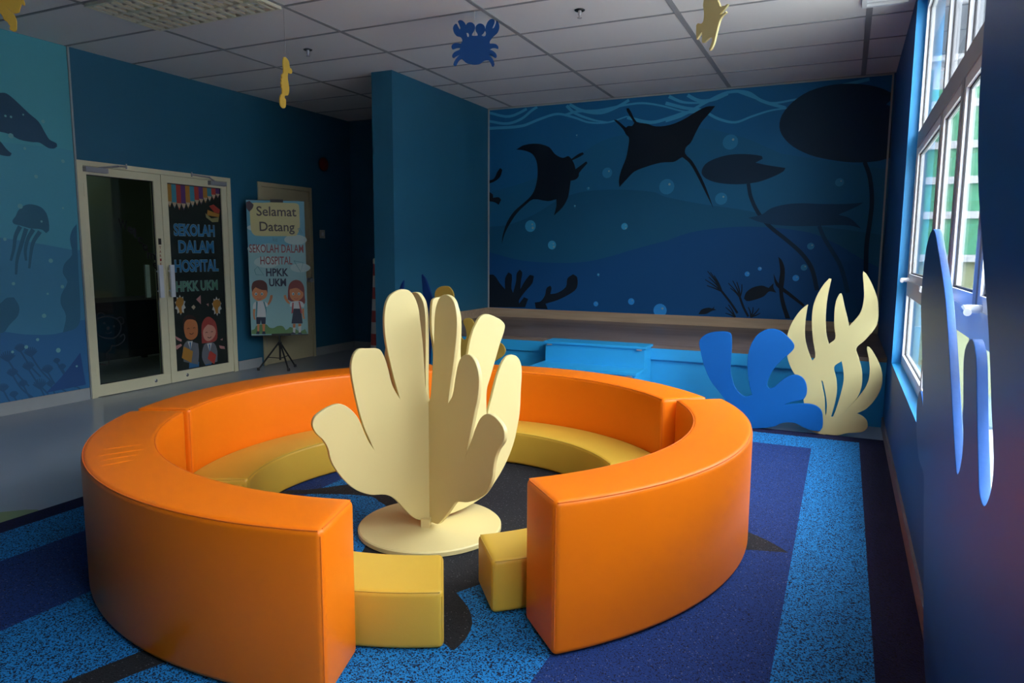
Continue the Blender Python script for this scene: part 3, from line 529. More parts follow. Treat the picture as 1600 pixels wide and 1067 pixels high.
'boy_arm_l':[(-0.277,0.654),(-0.255,0.654),(-0.262,0.583),(-0.255,0.539),(-0.273,0.545),(-0.28,0.594)],
'boy_legs':[(-0.242,0.492),(-0.22,0.492),(-0.225,0.412),(-0.243,0.412)],
'boy_legs2':[(-0.191,0.493),(-0.162,0.493),(-0.168,0.413),(-0.188,0.414)],
'boy_shoe':[(-0.257,0.385),(-0.25,0.416),(-0.222,0.415),(-0.224,0.384)],
'boy_shoe2':[(-0.197,0.383),(-0.191,0.414),(-0.165,0.413),(-0.161,0.382)],
'strap':[(-0.244,0.735),(-0.228,0.733),(-0.241,0.571),(-0.254,0.572)],
'strap2':[(-0.174,0.734),(-0.159,0.732),(-0.142,0.646),(-0.149,0.569),(-0.154,0.646)],
'girl_hair':[(0.079,0.752),(0.089,0.884),(0.117,0.939),(0.17,0.963),(0.222,0.943),(0.252,0.882),(0.255,0.794),(0.258,0.716),(0.236,0.689),(0.216,0.728),(0.12,0.729)],
'girl_head':[(0.104,0.862),(0.147,0.895),(0.21,0.872),(0.24,0.827),(0.239,0.783),(0.195,0.739),(0.152,0.731),(0.111,0.763),(0.1,0.818)],
'girl_shirt':[(0.126,0.729),(0.216,0.73),(0.247,0.694),(0.24,0.661),(0.216,0.672),(0.213,0.639),(0.123,0.641),(0.119,0.674),(0.098,0.675),(0.101,0.708)],
'girl_skirt':[(0.137,0.652),(0.213,0.65),(0.225,0.488),(0.108,0.491)],
'girl_arm':[(0.104,0.702),(0.079,0.752),(0.06,0.802),(0.038,0.797),(0.043,0.764),(0.073,0.714)],
'girl_arm2':[(0.224,0.65),(0.245,0.65),(0.243,0.583),(0.251,0.538),(0.231,0.538),(0.224,0.583)],
'girl_strap':[(0.125,0.718),(0.138,0.718),(0.129,0.607),(0.111,0.597)],
'girl_strap2':[(0.189,0.728),(0.203,0.726),(0.223,0.605),(0.21,0.595)],
'girl_leg':[(0.123,0.487),(0.15,0.487),(0.144,0.39),(0.122,0.39)],
'girl_leg2':[(0.179,0.486),(0.211,0.485),(0.204,0.394),(0.182,0.394)],
'girl_sock':[(0.122,0.446),(0.15,0.445),(0.144,0.386),(0.122,0.387)],
'girl_sock2':[(0.179,0.456),(0.21,0.461),(0.203,0.388),(0.182,0.389)],
'girl_shoe':[(0.086,0.375),(0.12,0.394),(0.148,0.384),(0.147,0.373)],
'girl_shoe2':[(0.173,0.372),(0.178,0.389),(0.206,0.391),(0.216,0.371)],
'bush':[(-0.306,0.387),(-0.301,0.43),(-0.27,0.441),(-0.253,0.473),(-0.201,0.488),(-0.149,0.487),(-0.119,0.453),(-0.078,0.446),(-0.035,0.467),(0.017,0.464),(0.047,0.42),(0.069,0.431),(0.09,0.453),(0.132,0.44),(0.195,0.405),(0.249,0.426),(0.271,0.369)],
'd_l1':[(4.884,1.407),(5.374,1.428)],
'd_l1t':[(4.891,1.531),(5.381,1.544)],
'd_l2':[(4.928,1.247),(5.354,1.259)],
'd_l2t':[(4.936,1.372),(5.361,1.379)],
'd_l3':[(4.873,1.068),(5.402,1.067)],
'd_l3t':[(4.88,1.184),(5.409,1.175)],
'd_l4':[(4.877,0.883),(5.381,0.87)],
'd_l4t':[(4.882,0.976),(5.387,0.968)],
'bulb':[(4.885,0.809),(4.923,0.82),(4.955,0.795),(4.948,0.749),(4.928,0.722),(4.932,0.665),(4.902,0.658),(4.888,0.715),(4.86,0.754)],
'bulb2':[(5.317,0.755),(5.368,0.772),(5.409,0.749),(5.407,0.71),(5.375,0.682),(5.372,0.628),(5.342,0.625),(5.33,0.675),(5.308,0.716)],
'tri':[(5.104,0.787),(5.16,0.826),(5.159,0.735)],
'dot':[(5.041,0.714),(5.07,0.735),(5.092,0.711),(5.067,0.686)],
'tri2':[(5.226,0.731),(5.255,0.739),(5.253,0.706)],
's_hair':[(4.929,0.552),(4.944,0.617),(5.014,0.64),(5.081,0.606),(5.1,0.537),(5.107,0.459),(4.936,0.476)],
's_face':[(4.945,0.551),(4.988,0.594),(5.079,0.577),(5.106,0.517),(5.093,0.421),(5.021,0.387),(4.955,0.426)],
's_body':[(4.911,0.269),(4.927,0.344),(4.975,0.386),(5.02,0.371),(5.1,0.343),(5.106,0.245),(5.087,0.13),(4.917,0.183)],
's_leg':[(4.985,0.173),(5.101,0.157),(5.097,0.089),(4.976,0.103)],
't_hair':[(5.147,0.338),(5.153,0.513),(5.186,0.578),(5.247,0.602),(5.318,0.557),(5.344,0.495),(5.345,0.375),(5.305,0.339)],
't_face':[(5.172,0.472),(5.231,0.525),(5.302,0.499),(5.331,0.436),(5.287,0.371),(5.22,0.353),(5.174,0.393)],
't_body':[(5.139,0.201),(5.17,0.315),(5.232,0.338),(5.304,0.32),(5.337,0.236),(5.33,0.126),(5.17,0.118)],
't_leg':[(5.176,0.137),(5.256,0.136),(5.253,0.082),(5.178,0.093)],
'book_a':[(4.927,0.334),(5.033,0.273),(5.007,0.161),(4.897,0.223)],
'book_b':[(5.239,0.258),(5.322,0.197),(5.291,0.101),(5.21,0.172)],
'leaf_a':[(4.834,0.448),(4.909,0.403),(4.903,0.384),(4.853,0.409)],
'leaf_b':[(4.821,0.347),(4.895,0.363),(4.909,0.346),(4.847,0.311)],
'leaf_c':[(5.381,0.351),(5.417,0.363),(5.411,0.34)],
'leaf_d':[(5.365,0.293),(5.433,0.275),(5.439,0.247),(5.376,0.261)],
'pen':[(4.827,1.896),(5.47,1.896)],
'penb':[(4.825,1.734),(4.884,1.728),(4.939,1.723),(4.995,1.724),(5.052,1.736),(5.104,1.752),(5.156,1.768),(5.209,1.782),(5.263,1.797),(5.325,1.815),(5.38,1.835),(5.436,1.848)],
'pent':[(4.843,1.68),(4.903,1.67),(4.96,1.659),(5.01,1.661),(5.061,1.679),(5.113,1.695),(5.166,1.712),(5.223,1.728),(5.278,1.744),(5.335,1.762),(5.398,1.782),(5.448,1.805)],
'bk1':[(5.319,1.718),(5.375,1.738),(5.455,1.688),(5.446,1.649),(5.384,1.657)],
'bk2':[(5.297,1.679),(5.391,1.654),(5.446,1.644),(5.437,1.611),(5.287,1.625)],
'bk3':[(5.268,1.646),(5.339,1.595),(5.437,1.611),(5.427,1.564),(5.351,1.558),(5.275,1.603)],
'welc':[(4.308,1.568),(4.628,1.227)],
'bear_head':[(4.043,0.628),(4.05,0.672),(4.103,0.69),(4.161,0.691),(4.227,0.666),(4.264,0.626),(4.27,0.571),(4.242,0.523),(4.196,0.496),(4.138,0.5),(4.073,0.522),(4.042,0.557)],
'bear_ear':[(4.059,0.662),(4.05,0.698),(4.068,0.724),(4.097,0.726),(4.128,0.706)],
'bear_ear2':[(4.237,0.665),(4.268,0.677),(4.296,0.66),(4.299,0.623),(4.273,0.612)],
'bear_arm':[(4.255,0.499),(4.287,0.519),(4.301,0.503),(4.293,0.467),(4.251,0.435),(4.201,0.424),(4.172,0.433)],
'bear_side':[(4.172,0.435),(4.154,0.391),(4.119,0.368),(4.116,0.323)],
'bear_leg':[(4.046,0.283),(4.112,0.265),(4.132,0.285),(4.142,0.356)],
'bear_eye':[(4.114,0.635)],
'bear_eye2':[(4.205,0.6)],
'bear_nose':[(4.149,0.587)],
'green':[(-3.779,1.862),(-3.687,1.982),(-3.611,2.058),(-3.56,2.083),(-3.531,2.077),(-3.531,2.01),(-3.536,1.897),(-3.553,1.744)],
}

# ================================================================== SETTING
# ---- floor
fl = box('floor', (-9.2, YREAR - .2, FZ - .15), (XR + .01, 7.9, FZ), 'floor_grey'); struct(fl)
# ---- ceiling: tiles in a bar grid
ce = box('ceiling', (XL - .2, YREAR - .2, H), (XR + .2, 7.9, H + .1), 'ceiling_tile'); struct(ce)
gx = [.048 - 1.2 * k for k in range(0, 6)]
gy = [3.93 + .608 * k for k in range(-12, 7)]
bl = []
for x in gx:
    w = .016 if x < 0 else .020
    if abs(x - .048) < .01 or abs(x + 1.152) < .01: w = .02
    bl.append(((x - w, YREAR, H - .004), (x + w, YB, H + .002)))
for y in gy:
    if YREAR < y < YB: bl.append(((XL, y - .011, H - .0035), (XR, y + .011, H + .002)))
boxes('grid_bars', bl, 'ceiling_bar', ce)

# ---- walls
wl_ = box('wall_left', (XL - .15, YREAR, FZ), (XL, 3.935, H), 'wall_blue'); struct(wl_)
boxes('door_wall', [((XL - .15, 3.935, 2.02), (XL, 7.75, H)), ((XL - .15, 5.585, FZ), (XL, 5.975, 2.02)), ((XL - .15, 6.835, FZ), (XL, 7.75, 2.02))], 'wall_blue', wl_)
wb = box('wall_back', (PX1 - .1, YB, FZ), (XR + .3, YB + .15, H), 'wall_blue'); struct(wb)
box('alcove_wall', (XL - .15, YB, FZ), (PX0 + .05, YB + .15, H), 'wall_blue', wb)
wm = box('wall_middle', (PX0, PY, FZ), (PX1, YB, H), 'wall_blue', bev=.004); struct(wm)
wr = bmesh.new()
T = .10
segs = [YREAR, WINS[0][0], WINS[0][1], YB + .15]
for a, b in ((segs[0], segs[1]), (segs[2], segs[3])): bm_box(wr, (XR, a, FZ), (XR + T, b, H))
for a, b in WINS:
    bm_box(wr, (XR, a, FZ), (XR + T, b, WZ0)); bm_box(wr, (XR, a, WZ1), (XR + T, b, H))
wr.normal_update()
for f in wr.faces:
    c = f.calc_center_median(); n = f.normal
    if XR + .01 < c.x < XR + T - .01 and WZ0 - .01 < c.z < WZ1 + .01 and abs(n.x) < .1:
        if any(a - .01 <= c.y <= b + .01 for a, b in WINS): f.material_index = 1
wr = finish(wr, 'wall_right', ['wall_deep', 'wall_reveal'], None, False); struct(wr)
rearw = box('wall_rear', (XL - .15, YREAR - .15, FZ), (XR + T, YREAR, H), 'wall_blue'); struct(rearw)

# ---- skirting boards and trims
struct(boxes('baseboard_left', [((XL, YREAR, FZ), (XL + .012, 3.93, .093)), ((XL, 5.60, FZ), (XL + .012, 5.94, .093)), ((XL, 6.86, FZ), (XL + .012, YB, .093))], 'skirting_grey', bev=.003))
struct(boxes('baseboard_middle', [((PX0 - .012, PY, FZ), (PX0, YB, .093)), ((PX0 - .012, PY - .012, FZ), (PX1, PY, .093)), ((XL + .012, YB - .012, FZ), (PX0 - .012, YB, .093))], 'skirting_grey', bev=.003))
struct(box('baseboard_right', (XR - .012, YREAR, FZ), (XR, YST - .02, .075), 'skirting_brown', bev=.003))
struct(boxes('baseboard_back', [((PX1 + .002, YB - .014, ZST), (XR - .002, YB, ZST + .10)), ((PX1, PY + .2, ZST), (PX1 + .014, YB - .014, ZST + .10))], 'skirt_wood', bev=.003))
struct(boxes('trim_1', [((XL, 3.937, FZ), (XL + .012, 3.953, H))], 'skirting_grey'))
struct(boxes('trim_2', [((PX1, YB - .012, ZST + .1), (PX1 + .016, YB - .001, H)), ((.288, YB - .012, ZST + .1), (.304, YB - .001, H)), ((PX1 + .016, YB - .010, H - .016), (.288, YB - .001, H))], 'skirting_grey'))

# ---- painted mural on the back wall
mat('mu_top', (.013, .125, .29), .6, spec=.15); mat('mu_mid', (.014, .122, .25), .6, spec=.15); mat('mu_low', (.012, .100, .20), .6, spec=.15); mat('mu_deep', (.008, .072, .215), .6, spec=.15)
mat('mu_ray', (.006, .012, .022), .6, spec=.15); mat('mu_lily', (0.010, 0.032, 0.065), .6, spec=.15); mat('mu_lily_far', (0.012, 0.055, 0.123), .6, spec=.15); mat('mu_wave', (0.051, 0.304, 0.522), .6, spec=.15)
mat('mu_coral', (.008, .014, .024), .6, spec=.15); mat('mu_bub', (0.026, 0.203, 0.392), .6, spec=.15); mat('mu_bub_lit', (0.043, 0.319, 0.551), .6, spec=.15); mat('mu_bub_blue', (.03, .26, .66), .6, spec=.15); mat('mu_spark', (.28, .36, .36), .6, spec=.15)
ml, mr, mb, mt = PX1 + .004, XR - .004, ZST + .098, H - .002
A = Art()
A.poly([(ml, mb), (mr, mb), (mr, mt), (ml, mt)], 'mu_top', 0, 0)
def hill(key, m, ly, ext):
    p = smooth(D[key], 5, 200, False)
    p = [(ml, p[0][1])] + [q for q in p if ml < q[0] < mr] + [(mr, ext)]
    A.poly(p + [(mr, mb), (ml, mb)], m, ly, 0)
hill('hill_1', 'mu_mid', 1, 2.05); hill('hill_2', 'mu_low', 2, 1.45); hill('hill_3', 'mu_deep', 3, .98)
for k in range(13):
    w = [q for q in smooth(D['wave_%d' % k], 5, 200, False) if q[1] < mt - .02]
    if len(w) > 2: A.stroke(w, .034 if k % 3 else .028, 'mu_wave', 4, 1, .014 if k % 2 else .03)
for x, z, r, k in D['bubbles']:
    A.circle((x, z), r, ('mu_bub', 'mu_bub_lit', 'mu_bub_blue')[k], 5)
    A.circle((x + r * .35, z + r * .3), max(.006, r * .16), 'mu_spark', 6, 8)
    if k == 1: A.circle((x + r * .45, z - .02), r * .22, 'mu_spark', 6, 8)
clampx = lambda pts: [(min(mr, max(ml, a)), max(mb, min(mt, b))) for a, b in pts]
for k in ('stem_a', 'stem_b', 'stem_c'): A.stroke(D[k], .035, 'mu_lily' if k != 'stem_c' else 'mu_lily_far', 5, 4, .04)
for k in ('lily_a', 'lily_b'): A.poly(clampx(D[k]), 'mu_lily', 6)
A.poly(clampx(D['lily_c']), 'mu_lily_far', 6)
for k in ('ray_a', 'ray_b'): A.poly(clampx(D[k]), 'mu_ray', 7)
for k in ('coral_a', 'coral_b', 'coral_c', 'coral_d', 'kelp', 'kelp_b', 'fish_a', 'fish_b'): A.poly(clampx(D[k]), 'mu_coral', 7)
for k in ('pl_a', 'pl_b'): A.stroke(D[k], .022, 'mu_coral', 6)
for k in ('fan_a', 'fan_b', 'fan_c', 'fan_d'):
    c = D[k][0]
    for e in D[k][1:]: A.stroke([c, ((c[0] + e[0]) / 2 + .008, (c[1] + e[1]) / 2), e], .016, 'mu_coral', 6, 3, .008)
A.build('mural', wb, FBACK)

# ---- painted mural on the left wall
mat('lm_top', (0.077, 0.364, 0.434), .6); mat('lm_mid', (0.070, 0.329, 0.434), .6); mat('lm_low', (0.049, 0.231, 0.378), .6); mat('lm_deep', (0.025, 0.147, 0.336), .6)
mat('lm_dark', (0.014, 0.070, 0.133), .6); mat('lm_jelly', (0.025, 0.133, 0.210), .6); mat('lm_rock', (0.025, 0.140, 0.238), .6); mat('lm_tuft', (0.017, 0.098, 0.217), .6); mat('lm_dot', (.16, .40, .42), .6); mat('lm_mound', (0.014, 0.077, 0.238), .6)
A = Art(); l0, l1, lb, lt = YREAR + .01, 3.936, .094, H - .002
A.poly([(l0, lb), (l1, lb), (l1, lt), (l0, lt)], 'lm_top', 0, 0)
for key, m, ly in (('lm1', 'lm_mid', 1), ('lm2', 'lm_low', 2), ('lm3', 'lm_deep', 3)):
    p = smooth(D[key], 5, 200, False); p = [(l0, p[0][1])] + [q for q in p if q[0] < l1] + [(l1, p[-1][1])]
    A.poly(p + [(l1, lb), (l0, lb)], m, ly, 0)
cl = lambda pts: [(min(l1, a), max(lb, b)) for a, b in pts]
for k in ('rock', 'weed'): A.poly(cl(D[k]), 'lm_rock', 4)
A.poly(cl(D['mound']), 'lm_mound', 5)
wh = D['whale']; (ya, za), (yb_, zb_) = wh[0], wh[-1]
body = [(yb_ - .25, zb_ - .03), (ya - .55, za - .36), (ya - .80, za - .50), (ya - 1.02, za - .62), (ya - .92, za - .47), (ya - 1.05, za - .34), (ya - .78, za - .38), (ya - .45, za - .18), (ya - .2, za - .03)]
A.poly(cl(wh + body), 'lm_dark', 4); A.poly(cl(D['flipper']), 'lm_dark', 4)
A.poly(D['jelly'], 'lm_jelly', 4)
for k in ('tent_a', 'tent_b', 'tent_c', 'tent_d'): A.stroke(D[k], .034, 'lm_jelly', 4, 4, .018)
for x, z, r in D['ldots']: A.circle((x, z), r, 'lm_dot', 6, 10)
tl = [(x, z, r) for x, z, r in D['tufts'] if z > .12]
for x, z, r in tl + [(x - .75, z, r) for x, z, r in tl]:
    for k in range(9):
        a = R(20 + k * 17)
        A.stroke([(x, z - r * .3), (x + math.cos(a) * r * .7, z + math.sin(a) * r * .4), (x + math.cos(a) * r * .95, z + math.sin(a) * r * 1.0)], .016, 'lm_tuft', 4, 3, .008)
    A.stroke([(x, z - r * .2), (x + .06, z - .13), (x + .14, max(lb, z - .24))], .013, 'lm_tuft', 4)
A.build('mural', wl_, FLEFT)

# ---- glazed double door on the left wall
D0, D1, DS = 3.945, 5.585, 4.752
door = boxes('door_1', [((XL - .08, D0, FZ), (XL + .018, D0 + .05, 2.017)), ((XL - .08, D1 - .05, FZ), (XL + .018, D1, 2.017)), ((XL - .08, D0 + .05, 1.975), (XL + .018, D1 - .05, 2.017))], 'cream_metal', bev=.003)
struct(door)
def leaf(y0, y1, g0, g1, label):
    X0, X1 = XL - .035, XL + .010
    lf = boxes('door_leaf', [((X0, y0, FZ + .006), (X1, g0, 1.972)), ((X0, g1, FZ + .006), (X1, y1, 1.972)), ((X0, g0, 1.905), (X1, g1, 1.972)), ((X0, g0, FZ + .006), (X1, g1, .10))], 'cream_metal', door, bev=.003)
    gp = box('glass_pane', (XL - .016, g0 - .004, .096), (XL - .010, g1 + .004, 1.909), 'door_glass', lf)
    boxes('gasket', [((XL - .010, g0, .10), (XL - .004, g0 + .008, 1.905)), ((XL - .010, g1 - .008, .10), (XL - .004, g1, 1.905)), ((XL - .010, g0, 1.897), (XL - .004, g1, 1.905)), ((XL - .010, g0, .10), (XL - .004, g1, .108))], 'gasket', lf)
    return lf
lfa = leaf(D0 + .053, DS - .003, 4.028, 4.672, 'left')
lfb = leaf(DS + .003, D1 - .053, 4.822, 5.468, 'right')
def pull(y, z0, z1, lf, name='pull_handle'):
    bm = bmesh.new()
    b2 = bmesh.new(); bm_box(b2, (XL + .048, y - .022, z0), (XL + .066, y + .022, z1)); bevel_all(b2, .005)
    t = bpy.data.meshes.new('t'); b2.to_mesh(t); b2.free(); bm.from_mesh(t); bpy.data.meshes.remove(t)
    for z in (z0 + .06, z1 - .06): bm_tube(bm, [(XL + .008, y, z), (XL + .05, y, z)], .009)
    finish(bm, name, 'white_metal', lf)
pull(4.662, .83, 1.135, lfa); pull(4.785, .83, 1.135, lfb)
bm = bmesh.new(); b2 = bm_box(bm, (XL - .09, 4.60, .83), (XL - .07, 4.645, 1.135)); finish(bm, 'pull_handle', 'white_metal', lfa, False)
for y, lf in ((4.58, lfa), (4.935, lfb)):
    lathe('door_bolt', [(.016, 0), (.016, .006), (.011, .010)], 'chrome', lf, 16, (XL + .010, y, .05), 'x')
for y, lf, s in ((4.10, lfa, 1), (5.40, lfb, -1)):
    cb = box('door_closer', (XL + .010, min(y, y + s * .0) - .10, 1.925), (XL + .055, y + .10, 1.965), 'grey_metal', lf, .006)
    bm = bmesh.new(); bm_tube(bm, [(XL + .03, y + s * .03, 1.966), (XL + .10, y + s * .16, 1.99)], .008); bm_tube(bm, [(XL + .10, y + s * .16, 1.99), (XL + .022, y + s * .30, 2.005)], .007)
    bm_tube(bm, [(XL + .02, y + s * .30, 1.985), (XL + .02, y + s * .30, 2.03)], .007)
    finish(bm, 'closer_arm', 'grey_metal', cb)
for y, lf in ((D0 + .052, lfa), (D1 - .052, lfb)):
    for z in (.18, .95, 1.72): tube('hinge', [(XL + .014, y, z), (XL + .014, y, z + .11)], .007, 'cream_metal', lf, 8)
# push-pull sign on the left leaf's stile
mat('ink_black', (.01, .01, .012), .6); mat('ink_red', (.30, .03, .025), .6)
FD = frame((0, 1, 0), (0, 0, 1), (XL + .0106, 0, 0))
A = Art(); A.poly([(4.690, 1.325), (4.722, 1.325), (4.722, 1.382), (4.690, 1.382)], 'ink_black', 1, 0)
for i, ch in enumerate('TARIK'): A.text(ch, (4.697, 1.285 - i * .038), (4.715, 1.285 - i * .038), (4.697, 1.310 - i * .038), 'ink_red', 1, .02)
A.build('door_sign', lfa, FD)
# lettering and line drawing stuck on the left pane
mat('vinyl_black', (.004, .004, .005), .5)
FP = frame((0, 1, 0), (0, 0, 1), (XL - .0094, 0, 0))
A = Art()
for i, (ch, dy, dz) in enumerate([('W', 0, 0), ('e', .085, -.035), ('l', .145, -.075), ('c', .18, -.125), ('o', .225, -.19), ('m', .27, -.27), ('e', .325, -.36)]):
    y, z = 4.31 + dy * 1.0, 1.47 + dz
    A.text(ch, (y, z), (y + (.085 if ch in 'Wm' else .055 if ch != 'l' else .025), z - .02), (y, z + .085), 'vinyl_black', 1, .02)
for k in ('bear_ear', 'bear_ear2', 'bear_arm', 'bear_side', 'bear_leg'): A.stroke(D[k], .011, 'vinyl_black', 1)
A.stroke(D['bear_head'] + [D['bear_head'][0]], .012, 'vinyl_black', 1)
for k, r in (('bear_eye', .010), ('bear_eye2', .010), ('bear_nose', .016)): A.circle(D[k][0], r, 'vinyl_black', 1, 12)
c = D['bear_nose'][0]; A.stroke([(c[0] - .03, c[1] - .035), (c[0], c[1] - .045), (c[0] + .03, c[1] - .035)], .008, 'vinyl_black', 1)
A.build('glass_sticker', lfa, FP)
# poster filling the right pane
for nm, c in dict(p_board=(.010, .017, .014), p_org=(.42, .20, .03), p_teal=(.05, .26, .33), p_red=(.42, .05, .035), p_pur=(.11, .04, .17), p_wood=(.52, .40, .25), p_blue=(.02, .17, .36), p_edge=(.25, .38, .40), p_green=(.10, .26, .17), p_white=(.55, .56, .52), p_grey=(.14, .15, .17), p_skin=(.50, .17, .06), p_skin2=(.55, .26, .19), p_hair=(.05, .02, .015), p_hair2=(.34, .05, .04), p_jean=(.03, .14, .30), p_olive=(.30, .28, .12), p_pink=(.50, .22, .20)).items(): mat(nm, c, .5)
A = Art(); A.poly([(4.822, .10), (5.468, .10), (5.468, 1.905), (4.822, 1.905)], 'p_board', 0, 0)
pc = ['p_org', 'p_teal', 'p_red', 'p_pur', 'p_org', 'p_teal', 'p_red', 'p_pur', 'p_org', 'p_teal', 'p_red', 'p_pur']
y0, y1 = 4.828, 5.462; w = (y1 - y0) / 12
for i in range(12):
    a, b = y0 + i * w, y0 + (i + 1) * w; zb = D['penb'][i][1]; zt = D['pent'][i][1]
    A.poly([(a, zb), (b, zb), (b, 1.897), (a, 1.897)], pc[i], 1, 0)
    A.poly([(a, zb), ((a + b) / 2, zt), (b, zb)], 'p_wood', 1, 0)
    A.poly([((a + b) / 2 - w * .12, zt + .02), ((a + b) / 2, zt), ((a + b) / 2 + w * .12, zt + .02)], pc[i], 2, 0)
for k, m in (('bk3', 'p_olive'), ('bk2', 'p_org'), ('bk1', 'p_red')): A.poly(D[k], m, 2, 0)
for k, t, m, e in (('d_l1', 'SEKOLAH', 'p_blue', 'p_edge'), ('d_l2', 'DALAM', 'p_blue', 'p_edge'), ('d_l3', 'HOSPITAL', 'p_blue', 'p_edge'), ('d_l4', 'HPKK UKM', 'p_green', 'p_edge')):
    a, b = D[k]; at = D[k + 't'][0]; z = (a[1] + b[1]) / 2
    A.text(t, (a[0], z), (b[0], z), (a[0], at[1]), m, 2, .025, e, .022)
for k in ('bulb', 'bulb2'):
    p = D[k]; cx = sum(q[0] for q in p) / len(p); cz = sum(q[1] for q in p) / len(p)
    st = []
    for j in range(20):
        a = 2 * math.pi * j / 20; rr = .072 if j % 2 else .052
        st.append((cx + rr * math.cos(a) * .9, cz + rr * math.sin(a) * 1.4))
    A.poly(st, 'p_white', 1, 0); A.poly(p, 'p_org', 2)
for k in ('tri', 'tri2', 'leaf_a', 'leaf_b', 'leaf_c', 'leaf_d'): A.poly(D[k], 'p_pink', 2)
A.poly(D['dot'], 'p_wood', 2)
for k, m, ly in (('s_hair', 'p_hair', 2), ('t_hair', 'p_hair2', 2), ('s_face', 'p_skin', 3), ('t_face', 'p_skin2', 3), ('s_leg', 'p_jean', 2), ('t_leg', 'p_jean', 2), ('s_body', 'p_grey', 3), ('t_body', 'p_grey', 3), ('book_a', 'p_org', 4), ('book_b', 'p_red', 4)): A.poly([(min(5.46, max(4.83, a)), max(.105, b)) for a, b in D[k]], m, ly)
for (k, dx) in (('s_face', 0), ('t_face', 0)):
    p = D[k]; cx = sum(q[0] for q in p) / len(p); cz = sum(q[1] for q in p) / len(p)
    for s in (-1, 1): A.stroke([(cx + s * .035 - .014, cz + .005), (cx + s * .035, cz + .012), (cx + s * .035 + .014, cz + .005)], .006, 'p_hair', 5, 3)
    A.stroke([(cx - .025, cz - .04), (cx, cz - .052), (cx + .025, cz - .04)], .007, 'p_hair', 5, 3)
for k in ('s_body', 't_body'):
    p = D[k]; cx = sum(q[0] for q in p) / len(p); zt = max(q[1] for q in p)
    A.poly([(cx - .03, zt - .01), (cx + .03, zt - .01), (cx, zt - .10)], 'p_white', 4, 0); A.poly([(cx - .01, zt - .02), (cx + .01, zt - .02), (cx, zt - .12)], 'p_jean', 5, 0)
A.build('poster', lfb, FP)
# the dim room behind the glass
rm = boxes('wall_inner', [((-9.15, 3.0, FZ), (-9.0, 7.6, H)), ((-9.0, 2.85, FZ), (XL - .15, 3.0, H)), ((-9.0, 7.6, FZ), (XL - .15, 7.75, H)), ((-9.1, 2.85, H), (XL - .15, 7.75, H + .1))], 'room_dark'); struct(rm)
struct(box('wall_column', (-8.25, 5.55, FZ), (-8.05, 5.85, H), 'room_dark'))
il = bpy.data.lights.new('inner_room_fill', 'AREA'); il.shape = 'RECTANGLE'; il.size = 1.2; il.size_y = .3; il.energy = 6.0; il.color = (1, .97, .85)  # added fill light without a fixture, so the inner room shows faintly
ilo = bpy.data.objects.new('inner_room_fill', il); COL.objects.link(ilo); ilo.location = (-7.6, 5.0, H - .06)
dk = thing('desk', 'dark desk behind the clear left pane of the glass door', 'desk', (-7.3, 5.0, FZ))
box('desk_top', (-.35, -.6, .70), (.35, .9, .74), 'room_desk', dk, .004)
box('modesty_panel', (.28, -.55, .12), (.30, .85, .70), 'room_desk', dk)
for x in (-.3, .3):
    for y in (-.55, .82): box('leg', (x - .025, y - .025, 0), (x + .025, y + .025, .70), 'room_desk', dk)

# ---- plain cream door further along the left wall
d2 = boxes('door_2', [((XL - .06, 5.975, FZ), (XL + .016, 6.015, 2.02)), ((XL - .06, 6.795, FZ), (XL + .016, 6.835, 2.02)), ((XL - .06, 6.015, 1.975), (XL + .016, 6.795, 2.02))], 'cream_door', bev=.003); struct(d2)
lf2 = box('door_leaf', (XL - .05, 6.018, FZ + .005), (XL + .004, 6.792, 1.972), 'cream_door', d2, .003)
lathe('door_knob', [(.026, 0), (.028, .006), (.012, .012), (.012, .035), (.028, .045), (.031, .058), (.022, .070)], 'grey_metal', lf2, 20, (XL + .004, 6.735, .93), 'x')
for z in (.2, .95, 1.75): tube('hinge', [(XL + .010, 6.017, z), (XL + .010, 6.017, z + .1)], .006, 'grey_metal', lf2, 8)

